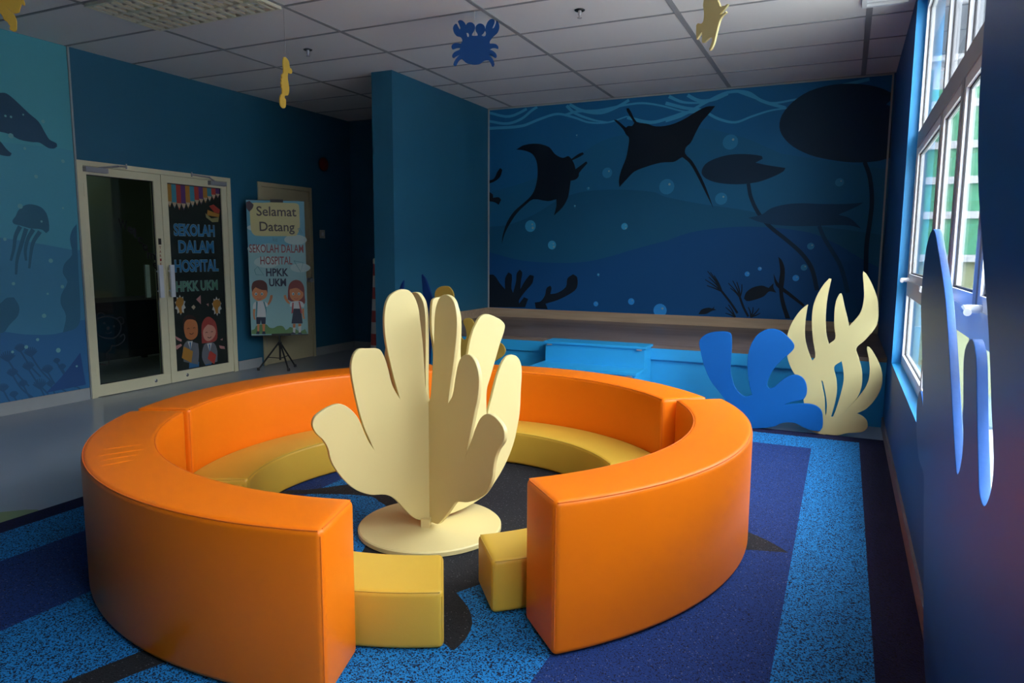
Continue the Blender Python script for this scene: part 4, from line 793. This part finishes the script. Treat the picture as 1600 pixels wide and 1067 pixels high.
# ---- windows
def window(n, y0, y1, muls, z0, z1, detail=True):
    FX0, FX1 = XR + .056, XR + .096       # frame depth in the wall
    gx = FX0 + .022                       # glass
    fr = boxes('window_%d' % n, [((FX0, y1 - .05, z0), (FX1, y1, z1)), ((FX0, y0, z0), (FX1, y0 + .05, z1)), ((FX0, y0 + .05, z0), (FX1, y1 - .05, z0 + .065)), ((FX0, y0 + .05, z1 - .06), (FX1, y1 - .05, z1))], 'white_metal', bev=.003)
    struct(fr)
    zt0, zt1, zr0, zr1 = 1.945, 2.04, 1.005, 1.10
    boxes('transom', [((FX0 - .002, y0 + .05, zt0), (FX0 + .034, y1 - .05, zt1))], 'grey_metal', fr, .003)
    boxes('transom', [((FX0 - .002, y0 + .05, zr0), (FX0 + .034, y1 - .05, zr1))], 'white_metal', fr, .003)
    for y in muls:
        boxes('mullion', [((FX0 - .001, y - .028, z0 + .065), (FX0 + .033, y + .028, z1 - .06))], 'grey_metal', fr, .003)
    e = [y0 + .05] + [v for y in sorted(muls) for v in (y - .028, y + .028)] + [y1 - .05]
    for i in range(0, len(e), 2):
        a, b = e[i], e[i + 1]
        sa = boxes('sash', [((FX0 + .004, a, zr1), (gx + .012, a + .045, zt0)), ((FX0 + .004, b - .045, zr1), (gx + .012, b, zt0)), ((FX0 + .004, a + .045, zr1), (gx + .012, b - .045, zr1 + .045)), ((FX0 + .004, a + .045, zt0 - .045), (gx + .012, b - .045, zt0))], 'white_metal', fr, .003)
        boxes('gasket', [((gx - .007, a + .045, zr1 + .045), (gx, a + .053, zt0 - .045)), ((gx - .007, b - .053, zr1 + .045), (gx, b - .045, zt0 - .045)), ((gx - .007, a + .053, zt0 - .053), (gx, b - .053, zt0 - .045)), ((gx - .007, a + .053, zr1 + .045), (gx, b - .053, zr1 + .053))], 'gasket', sa)
        box('pane', (gx, a + .043, zr1 + .043), (gx + .005, b - .043, zt0 - .043), 'window_glass', sa)
        for (p, q) in ((z0 + .063, zr0 + .002), (zt1 - .002, z1 - .058)):
            box('pane', (gx, a - .002, p), (gx + .005, b + .002, q), 'window_glass', fr)
            boxes('gasket', [((gx - .006, a, p), (gx, a + .008, q)), ((gx - .006, b - .008, p), (gx, b, q)), ((gx - .006, a, p), (gx, b, p + .007)), ((gx - .006, a, q - .007), (gx, b, q))], 'gasket', fr)
        ym = b - .10
        bm = bmesh.new(); bm_tube(bm, [(FX0 + .004, ym, zr1 + .008), (FX0 - .040, ym, zr1 + .008), (FX0 - .046, ym - .10, zr1 + .004)], [.014, .013, .011], 10)
        finish(bm, 'window_handle', 'white_metal', sa)
    return fr
window(1, WINS[0][0], WINS[0][1], [4.03, 3.34, 2.65, 1.96, 1.27, .60], WZ0, WZ1)

# ---- outdoors: ground and the block seen outside, plus an added unseen wing
gd = box('ground', (XR + .19, -30, -.8), (60, 80, -.5), 'outdoor_ground'); struct(gd)
mat('lawn', (.085, .125, .075), .9, noise=.2, nscale=3)
box('lawn', (XR + .19, 8.5, -.5), (8.8, 19.7, -.47), 'lawn', gd)
bd = thing('building', 'pale block with green panels and white bands seen through the window', 'building', (1.0, 20.0, -.5))
box('wall', (-.1, .2, 0), (14, 6, 13.5), 'outdoor_pale', bd)
box('upper_wall', (-.12, .1, 5.65), (14, .25, 13), 'outdoor_white', bd)
box('green_panel', (-.12, .1, 1.6), (14, .22, 5.65), 'outdoor_green', bd)
for z in (1.6, 2.62, 3.44, 4.26, 5.20):
    box('band', (-.14, .0, z), (14, .2, z + .17), 'outdoor_white', bd)
for i in range(6):
    box('pillar', (.05 + i * 2.3, -.05, .9), (.25 + i * 2.3, .15, 6.5), 'outdoor_white', bd)
for fl_ in range(3):
    z = 6.4 + fl_ * 2.3
    for i in range(6):
        x = .55 + i * 2.1
        wn_ = box('window', (x, .04, z), (x + 1.1, .14, z + 1.15), 'outdoor_window', bd)
        box('window_ledge', (x - .1, -.12, z - .14), (x + 1.2, .12, z - .02), 'outdoor_white', wn_)
b2 = thing('building', 'unseen pale wing added across the yard to block low sky light', 'building', (9.0, 4.0, -.5))  # added out of view; hides the low sky so daylight enters more steeply
box('wall', (0, -22, 0), (6, 12, 5.6), 'outdoor_white', b2)
box('parapet', (-.15, -22.1, 5.6), (6.1, 12.1, 6.0), 'outdoor_white', b2)
for i in range(9): box('window', (-.03, -20.5 + i * 3.5, 2.0), (.05, -18.7 + i * 3.5, 3.6), 'outdoor_window', b2)

# ================================================================== STAGE
st = thing('stage', 'low wooden stage with light blue front along the mural wall', 'stage', (-1.77, 6.7, FZ))
sx0, sx1 = PX1 + 1.77 + .003, XR + 1.77 - .003
box('deck', (sx0, YST - .02 - 6.7, ZST - .03 - FZ), (sx1, YB - .002 - 6.7, ZST - FZ), 'stage_wood', st, .003)
box('riser', (sx0, YST - 6.7, .0), (sx1, YST + .03 - 6.7, ZST - .03 - FZ), 'stage_blue', st)
box('fascia', (sx0, YST - .022 - 6.7, ZST - .125 - FZ), (sx1, YST - 6.7, ZST - .031 - FZ), 'stage_blue', st, .003)
steps = thing('stage_steps', 'light blue painted steps set against the stage front', 'steps', (-1.86, 5.6, FZ))
for k, (z, ya) in enumerate(((.520, 0), (.347, -.28), (.173, -.56))):
    z -= FZ
    s_ = box('step', (-.43, ya, 0 if k == 0 else -FZ), (.43, .218 if k == 0 else ya + .28, z - .02), 'stage_blue', steps)
    s2 = box('tread', (-.445, ya - .012, z - .02), (.445, .22 if k == 0 else ya + .28, z), 'stage_blue', s_, .004)
    for s in (-1, 1): box('corner_bracket', (s * .39 - .022, ya - .016, z - .032), (s * .39 + .022, ya - .010, z - .022), 'grey_metal', s2)

# ================================================================== RUBBER MAT
mt_ = thing('rubber_mat', 'speckled blue rubber floor mat with a light blue border band', 'mat', (-1.6, 2.7, FZ))
ox, oy = -1.6, 2.7
mx0, mx1, my0, my1 = -3.525, XR - .013, -.02, 5.41
box('base', (mx0 - ox, my0 - oy, 0), (mx1 - ox, my1 - oy, -FZ - .0012), 'rub_border', mt_)
FM = frame((1, 0, 0), (0, 1, 0), (0, 0, -FZ - .0012))
A = Art()
rect = lambda a, b, c, d: [(a, b), (c, b), (c, d), (a, d)]
A.poly(rect(-3.39, .13, .152, 5.27), 'rub_light', 1, 0)
A.poly(rect(-3.08, .43, -.135, 4.97), 'rub_navy', 2, 0)
A.poly(rect(-2.50, .43, -.78, 4.97), 'rub_light', 2.5, 0)
A.poly([(-.15, 3.14), (-.25, 3.115), (-.33, 3.09), (-.70, 2.97), (-.98, 2.72), (-1.10, 2.45), (-1.20, 2.32), (-1.255, 2.21), (-1.16, 2.13), (-1.095, 2.04), (-1.068, 1.94), (-1.07, 1.865), (-1.20, 1.91), (-1.45, 1.80), (-1.75, 1.60), (-1.88, 1.33), (-1.93, 1.10), (-2.03, 1.22), (-1.99, 1.36), (-1.86, 1.80), (-1.775, 2.25), (-1.84, 2.46), (-1.90, 2.62), (-2.00, 2.84), (-2.10, 2.90), (-2.17, 2.94), (-2.35, 2.90), (-2.60, 2.78), (-2.95, 2.62), (-2.75, 2.77), (-2.55, 2.88), (-2.40, 3.06), (-2.15, 3.35), (-2.05, 3.75), (-1.9, 4.3), (-1.75, 3.95), (-1.3, 3.85), (-.70, 3.55), (-.33, 3.30), (-.24, 3.235)], 'rub_black', 3.2, 2, 45)
A.build('pattern', mt_, FM, (ox, oy))
# green patch on the bare floor
mat('floor_green', (.20, .27, .12), .5)
A = Art(); A.poly(D['green'], 'floor_green', 1, 0)
A.build('floor_marking', fl, frame((1, 0, 0), (0, 1, 0), (0, 0, FZ + .0006)))

# ================================================================== RING SEATING
def arc_block(name, r0, r1, z0, z1, a0, a1, m, parent, rad, puff=.0, n=40):
    bm = bmesh.new(); rows = []
    for i in range(n + 1):
        a = a0 + (a1 - a0) * i / n
        rows.append([bm.verts.new((r * math.cos(a), r * math.sin(a), z)) for r, z in ((r0, z0), (r1, z0), (r1, z1), (r0, z1))])
    for i in range(n):
        for k in range(4): bm.faces.new((rows[i][k], rows[i][(k + 1) % 4], rows[i + 1][(k + 1) % 4], rows[i + 1][k]))
    bm.faces.new(rows[0][::-1]); bm.faces.new(rows[-1])
    bmesh.ops.recalc_face_normals(bm, faces=bm.faces[:])
    es = [e for e in bm.edges if e.calc_face_angle(0) > R(40)]
    bmesh.ops.bevel(bm, geom=es, offset=rad, segments=4, profile=.5, affect='EDGES', clamp_overlap=True)
    return finish(bm, name, m, parent, True, 60)

def seam_arc(name, r0, r1, zt, zb, a0, a1, rad, m, parent, w=.0032):
    """welt along the upholstery's top edges and down its end corners"""
    bm = bmesh.new(); k = rad * .62; n = 40
    def P(r, a, z): return (r * math.cos(a), r * math.sin(a), z)
    da = k / r1
    h = rad * .30
    for r in (r1 - rad * .30 + .0005, r0 + rad * .30 - .0005):
        bm_tube(bm, [P(r, a0 + da + (a1 - a0 - 2 * da) * i / n, zt - h) for i in range(n + 1)], w, 6)
    for s, a in ((1, a0), (-1, a1)):
        aa = a + s * rad * .30 / r0
        bm_tube(bm, [P(r0 + rad + (r1 - r0 - 2 * rad) * i / 4, aa, zt - h) for i in range(5)], w, 6)
        for r in (r1 - rad * .30, r0 + rad * .30):
            bm_tube(bm, [P(r, a + s * rad * .30 / r, z) for z in (zt - rad, (zt + zb) / 2, zb + rad)], w * .8, 6)
    return finish(bm, name, m, parent)

RS0, RS1, ZS = 1.215, 1.475, .512
def sofa(c, a0, a1, label, r0=RS0, r1=RS1, rad=.022):
    t = thing('curved_sofa', label, 'sofa', (c[0], c[1], 0), 0, 'orange ring backrest sections')
    arc_block('cushion_block', r0, r1, .002, ZS, R(a0), R(a1), 'orange_vinyl', t, rad)
    seam_arc('seam', r0, r1, ZS, .002, R(a0), R(a1), rad, 'orange_seam', t, .0026)
    return t
def seat(c, a0, a1, label, r0, r1, zs=.20, rad=.020):
    t = thing('curved_bench', label, 'seat', (c[0], c[1], 0), 0, 'yellow ring seat sections')
    arc_block('cushion_block', r0, r1, .002, zs, R(a0), R(a1), 'yellow_vinyl', t, rad)
    seam_arc('seam', r0, r1, zs, .002, R(a0), R(a1), rad, 'yellow_seam', t, .0022)
    return t
sofa((-1.79, 3.02), -46.0, 33.0, 'orange vinyl curved backrest on the right, nearest the window wall', 1.215, 1.475)
front_left = sofa((-1.715, 2.90), -154.3, -72.3, 'orange vinyl curved backrest at the front left, creased on its top', 1.235, 1.495)
sofa((-1.755, 2.90), 38.9, 121.3, 'orange vinyl curved backrest at the rear right, in front of the stage steps', 1.19, 1.45)
sofa((-1.755, 2.90), 121.9, 205.0, 'orange vinyl curved backrest at the rear left, near the banner stand', 1.19, 1.45)
bm = bmesh.new()
for i, (a, ra, rb) in enumerate(((-126, 1.28, 1.44), (-122.5, 1.27, 1.455), (-119.5, 1.30, 1.45), (-116.5, 1.33, 1.46))):
    P_ = [(r * math.cos(R(a + (r - ra) * 4)), r * math.sin(R(a + (r - ra) * 4)), ZS - .0065) for r in [ra + (rb - ra) * j / 8 for j in range(9)]]
    bm_tube(bm, P_, [.0066 + .0022 * math.sin(math.pi * j / 8) for j in range(9)], 14)
finish(bm, 'crease', 'orange_vinyl', front_left)
seat((-1.79, 3.02), -51.0, 27.5, 'yellow vinyl curved seat inside the right orange backrest, end showing at the gap', .905, 1.16)
seat((-1.715, 2.90), -145.0, -59.5, 'yellow vinyl curved seat inside the front left backrest, jutting past its end', .925, 1.215)
seat((-1.755, 2.90), 35.5, 120.5, 'yellow vinyl curved seat along the rear right backrest, behind the cream coral', .885, 1.185)
seat((-1.755, 2.90), 121.5, 212.0, 'yellow vinyl curved seat along the rear left backrest', .885, 1.185)

# ================================================================== CORAL SCULPTURE
cx, cy = -1.672, 2.705
cs = thing('coral_sculpture', 'cream slotted board coral standing on a round base inside the orange ring', 'sculpture', (cx, cy, .0006))
lathe('base', [(.318, 0), (.328, .004), (.328, .021), (.322, .026)], 'cream_paint', cs, 72)
pa = cutout('coral_plate', [D['plate_a']], .018, 'cream_paint', cs, .0025)
pa.rotation_euler = (0, 0, R(64))
hb = D['plate_b_half']
rear = [(.010, .60), (.014, .68), (.011, .80), (.009, .93), (.013, 1.0), (.03, 1.05), (.07, 1.083), (.11, 1.088), (.15, 1.08)] + hb[9:]
mir = [(-x, z) for x, z in rear][::-1]
fr_ = [p for p in hb if p[0] > .0005]; bk = [p for p in mir if p[0] < -.0005]
pb = cutout('coral_plate', [fr_ + [(0, .026)] + bk + [(0, .60)]], .018, 'cream_paint', cs, .0025)
pb.rotation_euler = (0, 0, R(-26))
boxes('bracket', [((-.03, -.06, .026), (.012, -.03, .066))], 'cream_paint', cs, .003).rotation_euler = (0, 0, R(19))

# ================================================================== BOARD CUTOUTS AT THE STAGE
def standing(name, loops, y, thick, m, label, cat, base, z0=.0012, edge=None, group=None):
    lp = [[(x - base, z - z0) for x, z in l] for l in loops]
    zmin = min(p[1] for p in lp[0]); lp = [[(x, z - zmin + .001) for x, z in l] for l in lp] if zmin < .001 or zmin > .05 else lp
    t = thing(name, label, cat, (base, y, z0), 0, group)
    cutout('board', lp, thick, m, t, .002, edge=edge)
    return t
def strut(t, x, hgt, m):
    """triangular rear foot that keeps a board cutout upright"""
    bm = bmesh.new()
    v = [bm.verts.new(p) for s in (-.009, .009) for p in ((x + s, .010, 0.002), (x + s, .20, 0.002), (x + s, .20, .03), (x + s, .012, hgt))]
    for q in ((0, 1, 2, 3), (7, 6, 5, 4), (0, 4, 5, 1), (1, 5, 6, 2), (2, 6, 7, 3), (3, 7, 4, 0)): bm.faces.new([v[i] for i in q])
    finish(bm, 'rear_foot', m, t, False)
t = standing('coral_cutout', [D['blue_coral']], 5.37, .018, 'blue_paint', 'bright blue board coral cutout standing in front of the stage beside the cream seaweed', 'cutout', -.33); strut(t, -.19, .12, 'blue_paint')
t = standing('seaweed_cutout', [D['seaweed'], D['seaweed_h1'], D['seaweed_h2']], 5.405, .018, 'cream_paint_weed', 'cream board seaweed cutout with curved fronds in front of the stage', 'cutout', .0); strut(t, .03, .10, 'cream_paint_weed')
t = standing('coral_cutout', [D['tan_coral']], 5.36, .018, 'tan_paint', 'mustard brown board coral cutout behind the orange ring near the blue wall stub', 'cutout', -2.95); strut(t, .0, .3, 'tan_paint')
t = standing('seaweed_cutout', [D['navy_weed']], 5.44, .018, 'navy_paint', 'dark navy board seaweed cutout with pointed fronds before the wall stub', 'cutout', -3.5, FZ); strut(t, .0, .3, 'navy_paint')

# ---- the tall blue coral in front of the window
BX = .286
bp_ = [(y, z) for y, z in D['board']]
tail = [(2.05, 1.95), (1.98, 2.10), (1.85, 2.20), (1.65, 2.22), (1.45, 2.12), (1.33, 1.85), (1.26, 1.5), (1.20, 1.2), (1.15, 1.02), (1.10, 1.0), (1.07, 1.1), (1.05, 1.3), (1.0, 1.5), (.92, 1.56), (.84, 1.45), (.82, 1.1), (.88, .7), (1.0, .4), (1.2, .15), (1.3, .02)]
base_left = [(2.05, .02), (2.30, .10), (2.45, .28), (2.585, .45)]
yb = 1.95
loop = [(-(y - yb), z + .0 - FZ) for y, z in bp_ + tail + base_left]
bb = thing('coral_cutout', 'tall dark blue board coral cutout standing before the window at the right', 'cutout', (BX, yb, FZ + FZ * 0), R(-90))
# local x runs towards the camera (world -y); local -y faces the room
co = cutout('board', [[(x, max(z, .012)) for x, z in loop]], .022, 'board_blue', bb, .002, edge='board_edge')
boxes('floor_bracket', [((.03, -.055, .010), (.16, -.012, .016)), ((.03, -.017, .010), (.16, -.012, .22))], 'white_metal', bb, .001)

# ================================================================== HANGING CUTOUTS
def mobile(name, loops, c, th, m, label, cat, hang):
    zt = max(p[1] for p in loops[0]); zb = min(p[1] for p in loops[0])
    t = thing(name, label, cat, (c[0], c[1], zb), R(th))
    cutout('board', [[(x, z - zb) for x, z in l] for l in loops], .009, m, t, .0012)
    tube('string', [(hang[0], 0, hang[1] - zb - .01), (hang[0], 0, H - zb - .004)], .0011, 'thread', t, 5)
    return t
cr = D['crab']
mobile('crab_mobile', [D['crab'], D['crab_h1'], D['crab_h2']], (-2.396, 4.518), 24, 'mobile_blue', 'dark blue crab cutout hanging from the ceiling', 'hanging decoration', (-.004, 2.757))
mobile('seahorse_mobile', [D['seahorse']], (-3.556, 3.935), 107, 'mobile_yellow', 'yellow seahorse cutout hanging from the ceiling', 'hanging decoration', (.0, 2.583))
mobile('fish_mobile', [D['fish']], (-.546, 3.0), -40, 'mobile_cream', 'mustard fish cutout hanging from the ceiling near the window', 'hanging decoration', (-.01, 2.296))
mobile('sea_creature_mobile', [D['yfish']], (-3.842, 2.3), 35, 'mobile_yellow', 'yellow sea creature cutout hanging at the left, cut off by the frame', 'hanging decoration', (.0, 2.595))

# ================================================================== BANNER STAND
for nm, c in dict(b_sky=(.26, .46, .46), b_blue=(.12, .36, .46), b_cream=(.56, .50, .22), b_ink=(.05, .035, .03), b_mar=(.26, .06, .06), b_green=(.12, .24, .09), b_skin=(.62, .22, .08), b_white=(.60, .62, .60), b_navy=(.02, .03, .06), b_hair=(.12, .03, .02), b_hair2=(.22, .035, .03), b_red=(.48, .08, .08), b_pale=(.42, .56, .52), b_teal=(.08, .24, .26), b_bag=(.08, .05, .06)).items(): mat(nm, c, .4)
bx, by, bth = -5.50, 5.885, 43
bs = thing('banner_stand', 'black tripod stand holding a printed welcome banner beside the cream door', 'banner', (bx, by, FZ), R(bth))
fb = frame((1, 0, 0), (0, 0, 1), (0, 0, 0))
q = [(a, b - FZ) for a, b in D['ban']]
sheet = [q[3], q[2], q[1], q[0]]
A = Art(); SH = lambda k: [(a, b - FZ) for a, b in D[k]]
L_, R_, B_, T_ = -.305, .280, .380, 1.807
def inside(p): return [(min(R_ - .002, max(L_ + .002, a)), min(T_ - .002, max(B_ + .002, b))) for a, b in p]
A.poly([(L_, B_), (R_, B_), (R_, T_), (L_, T_)], 'b_sky', 0, 0)
A.poly([(L_, 1.30), (-.1, 1.36), (.08, 1.33), (R_, 1.40), (R_, T_), (L_, T_)], 'b_blue', 1, 4)
for c, r in (((-.22, 1.30), .07), ((-.12, 1.16), .10), ((.18, 1.40), .09), ((.22, 1.10), .08), ((-.24, 1.52), .05)): A.circle(c, r * 1.3, 'b_pale', 2, 20, r * .6)
A.poly(inside(SH('ban_cream')), 'b_cream', 3)
def line(k, t, m, bold, ly=4):
    a, b = SH(k); c = SH(k + 't')[0] if (k + 't') in D else None
    z = (a[1] + b[1]) / 2; A.text(t, (max(a[0], L_ + .006), z), (min(b[0], R_ - .006), z), (a[0], c[1] if c else z + .05), m, ly, bold)
line('bn_t1', 'Selamat', 'b_ink', .012); line('bn_t2', 'Datang', 'b_ink', .012); line('bn_ke', 'ke', 'b_teal', 0)
line('bn_t3', 'SEKOLAH DALAM', 'b_mar', .012); line('bn_t4', 'HOSPITAL', 'b_mar', .012); line('bn_t5', 'HPKK', 'b_navy', .03); line('bn_t6', 'UKM', 'b_navy', .03)
A.poly(inside(SH('bush')), 'b_green', 3)
A.poly(inside(SH('bag')), 'b_bag', 4)
for k in ('plane_a', 'plane_b', 'clip'): A.stroke(inside(SH(k)) + [inside(SH(k))[0]], .006, 'b_teal', 3, 1)
for k, m, ly in (('girl_hair', 'b_hair2', 4), ('girl_head', 'b_skin', 5), ('boy_head', 'b_skin', 4), ('boy_hair', 'b_hair', 5), ('boy_arm_r', 'b_skin', 4), ('boy_arm_l', 'b_skin', 4), ('boy_legs', 'b_skin', 4), ('boy_legs2', 'b_skin', 4), ('boy_shoe', 'b_navy', 5), ('boy_shoe2', 'b_navy', 5), ('boy_pants', 'b_navy', 5), ('boy_shirt', 'b_white', 5), ('strap', 'b_teal', 6), ('strap2', 'b_teal', 6),
    ('girl_leg', 'b_skin', 4), ('girl_leg2', 'b_skin', 4), ('girl_sock', 'b_white', 5), ('girl_sock2', 'b_white', 5), ('girl_shoe', 'b_navy', 6), ('girl_shoe2', 'b_navy', 6), ('girl_arm', 'b_skin', 4), ('girl_arm2', 'b_skin', 4), ('girl_shirt', 'b_white', 5), ('girl_skirt', 'b_navy', 6), ('girl_strap', 'b_red', 6), ('girl_strap2', 'b_red', 6)): A.poly(inside(SH(k)), m, ly)
for k in ('boy_head', 'girl_head'):
    p = SH(k); cxx = sum(v[0] for v in p) / len(p); cz = sum(v[1] for v in p) / len(p)
    for s in (-1, 1):
        A.circle((cxx + s * .030, cz + .002), .013, 'b_white', 7, 12, .016); A.circle((cxx + s * .029, cz), .008, 'b_teal', 8, 10, .011)
    A.stroke([(cxx - .022, cz - .048), (cxx, cz - .056), (cxx + .022, cz - .048)], .006, 'b_red', 7, 3)
p = SH('girl_head'); A.poly([(p[0][0], p[0][1] + .0), (p[1][0], p[1][1] + .02), (p[2][0] + .03, p[2][1] + .02), (p[3][0], p[3][1]), ((p[1][0] + p[2][0]) / 2, p[1][1] - .02)], 'b_hair2', 6)
sh_ = box('banner_sheet', (L_, .0006, B_), (R_, .0022, T_), 'b_pale', bs)
A.build('print', sh_, fb)
box('banner_rail', (L_, .001, T_ - .006), (R_, .012, T_ + .006), 'black_metal', bs, .002)
box('banner_rail', (L_, .001, B_ - .010), (R_, .012, B_ + .004), 'black_metal', bs, .002)
box('clip', (-.065, -.006, T_ - .018), (.065, .016, T_ + .014), 'black_metal', bs, .003)
box('clip', (-.10, -.006, B_ - .012), (.10, .016, B_ + .012), 'black_metal', bs, .003)
tube('pole', [(-.02, .022, .10), (-.02, .022, T_ + .01)], .011, 'black_metal', bs, 12)
lathe('collar', [(.018, 0), (.022, .004), (.022, .035), (.016, .04)], 'black_metal', bs, 16, (-.02, .022, .26))
ca, sa_ = math.cos(R(-bth)), math.sin(R(-bth))
for fx, fy in ((-5.665, 5.700), (-5.350, 5.815), (-5.48, 6.06)):
    dx, dy = fx - bx, fy - by
    lx, lyy = dx * ca - dy * sa_, dx * sa_ + dy * ca
    bm = bmesh.new(); bm_tube(bm, [(-.02 + (lx + .02) * .06, .022 + (lyy - .022) * .06, .285), (lx, lyy, .012)], .009, 8)
    lg = finish(bm, 'leg', 'black_metal', bs)
    tube('leg_brace', [(-.02, .022, .12), (-.02 + (lx + .02) * .55, .022 + (lyy - .022) * .55, .138)], .005, 'black_metal', lg, 6)
    lathe('rubber_foot', [(.012, 0), (.016, .004), (.014, .03)], 'gasket', lg, 12, (lx, lyy, .001))

# ================================================================== SMALL FITTINGS
sw = thing('wall_switch', 'small pale switch plate on the dark wall right of the cream door', 'switch', (XL, 7.017, 1.43))
box('plate', (0, -.045, 0), (.010, .045, .10), 'plate_white', sw, .003)
box('rocker', (.010, -.018, .03), (.015, .018, .07), 'white_metal', sw, .002)
al = thing('alarm_bell', 'round red alarm bell high on the dark wall above the switch', 'alarm', (XL, 7.05, 2.26))
lathe('gong', [(.03, 0), (.03, .02), (.08, .022), (.082, .035), (.06, .05), (.015, .056)], 'steel_red', al, 28, (0, 0, .06), 'x')
box('back_box', (0, -.045, .015), (.022, .045, .105), 'steel_red', al, .003)
def sprinkler(x, y, label):
    t = thing('sprinkler', label, 'sprinkler', (x, y, H - .06))
    lathe('escutcheon', [(.034, .052), (.036, .057), (.030, .0595)], 'black_metal', t, 20)
    lathe('body', [(.008, .022), (.012, .030), (.012, .053)], 'grey_metal', t, 12)
    lathe('deflector', [(.016, .004), (.016, .007), (.006, .009), (.006, .022)], 'grey_metal', t, 12)
    return t
sprinkler(-4.107, 4.813, 'small dark ceiling sprinkler right of the yellow seahorse')
sprinkler(-1.745, 4.814, 'small dark ceiling sprinkler right of the hanging crab')
# ceiling light with louvres, unlit
lx0, lx1, ly0, ly1 = -4.742, -3.562, 3.335, 3.922
lt_ = thing('ceiling_light', 'recessed ceiling light with metal louvres, switched off', 'light', ((lx0 + lx1) / 2, (ly0 + ly1) / 2, H - .028))
hx, hy = (lx1 - lx0) / 2, (ly1 - ly0) / 2
boxes('light_frame', [((-hx, -hy, 0.004), (hx, -hy + .018, .027)), ((-hx, hy - .018, .004), (hx, hy, .027)), ((-hx, -hy + .018, .004), (-hx + .018, hy - .018, .027)), ((hx - .018, -hy + .018, .004), (hx, hy - .018, .027))], 'louvre', lt_, .002)
box('light_back', (-hx + .018, -hy + .018, .0245), (hx - .018, hy - .018, .0275), 'white_metal', lt_)
for y in (-.092, .092): box('spine', (-hx + .018, y - .010, .001), (hx - .018, y + .010, .024), 'louvre', lt_, .003)
for k in range(13):
    x = -hx + .06 + k * (2 * hx - .12) / 12
    for ya, yb_ in ((-hy + .018, -.102), (-.082, .082), (.102, hy - .018)):
        bm = bmesh.new()
        prof = [(-.021, .006), (-.010, .0015), (.010, .0015), (.021, .006), (.006, .024), (-.006, .024)]
        va = [bm.verts.new((x + a, ya, z)) for a, z in prof]; vb = [bm.verts.new((x + a, yb_, z)) for a, z in prof]
        for i in range(6): bm.faces.new((va[i], va[(i + 1) % 6], vb[(i + 1) % 6], vb[i]))
        bm.faces.new(va[::-1]); bm.faces.new(vb)
        finish(bm, 'louvre', 'louvre', lt_, False)
for y in (-.19, 0, .19): tube('fluorescent_tube', [(-hx + .04, y, .0165), (hx - .04, y, .0165)], .007, 'plate_white', lt_, 8)
vt = thing('ceiling_vent', 'pale square ceiling vent beside the window wall, cut by the frame', 'vent', (.14, 5.2, H - .03))
boxes('vent_frame', [((-.14, -.29, .004), (.16, -.26, .029)), ((-.14, .26, .004), (.16, .29, .029)), ((-.14, -.26, .004), (-.11, .26, .029)), ((.13, -.26, .004), (.16, .26, .029))], 'white_metal', vt, .002)
for k in range(8): box('slat', (-.11, -.25 + k * .063, .008), (.13, -.225 + k * .063, .026), 'white_metal', vt)
# striped post behind the wall stub
pt = thing('striped_post', 'red and white striped post half hidden behind the blue wall stub', 'post', (-4.478, 6.2, FZ))
lathe('base', [(.20, 0), (.20, .03), (.12, .05)], 'gasket', pt, 28)
zs = [.05 + 1.10 * i / 9 for i in range(10)]
lathe('striped_body', [(.075 - .055 * (z - .05) / 1.1, z) for z in zs], ['post_red', 'post_white'], pt, 24, mats=[i % 2 for i in range(9)])
lathe('cap', [(.022, 1.15), (.024, 1.155), (.022, 1.20), (.010, 1.21)], 'cream_metal', pt, 16)

scene.cycles.max_bounces = 10
scene.cycles.diffuse_bounces = 6
scene.cycles.transparent_max_bounces = 12
scene.cycles.sample_clamp_indirect = 6
scene.cycles.use_denoising = True
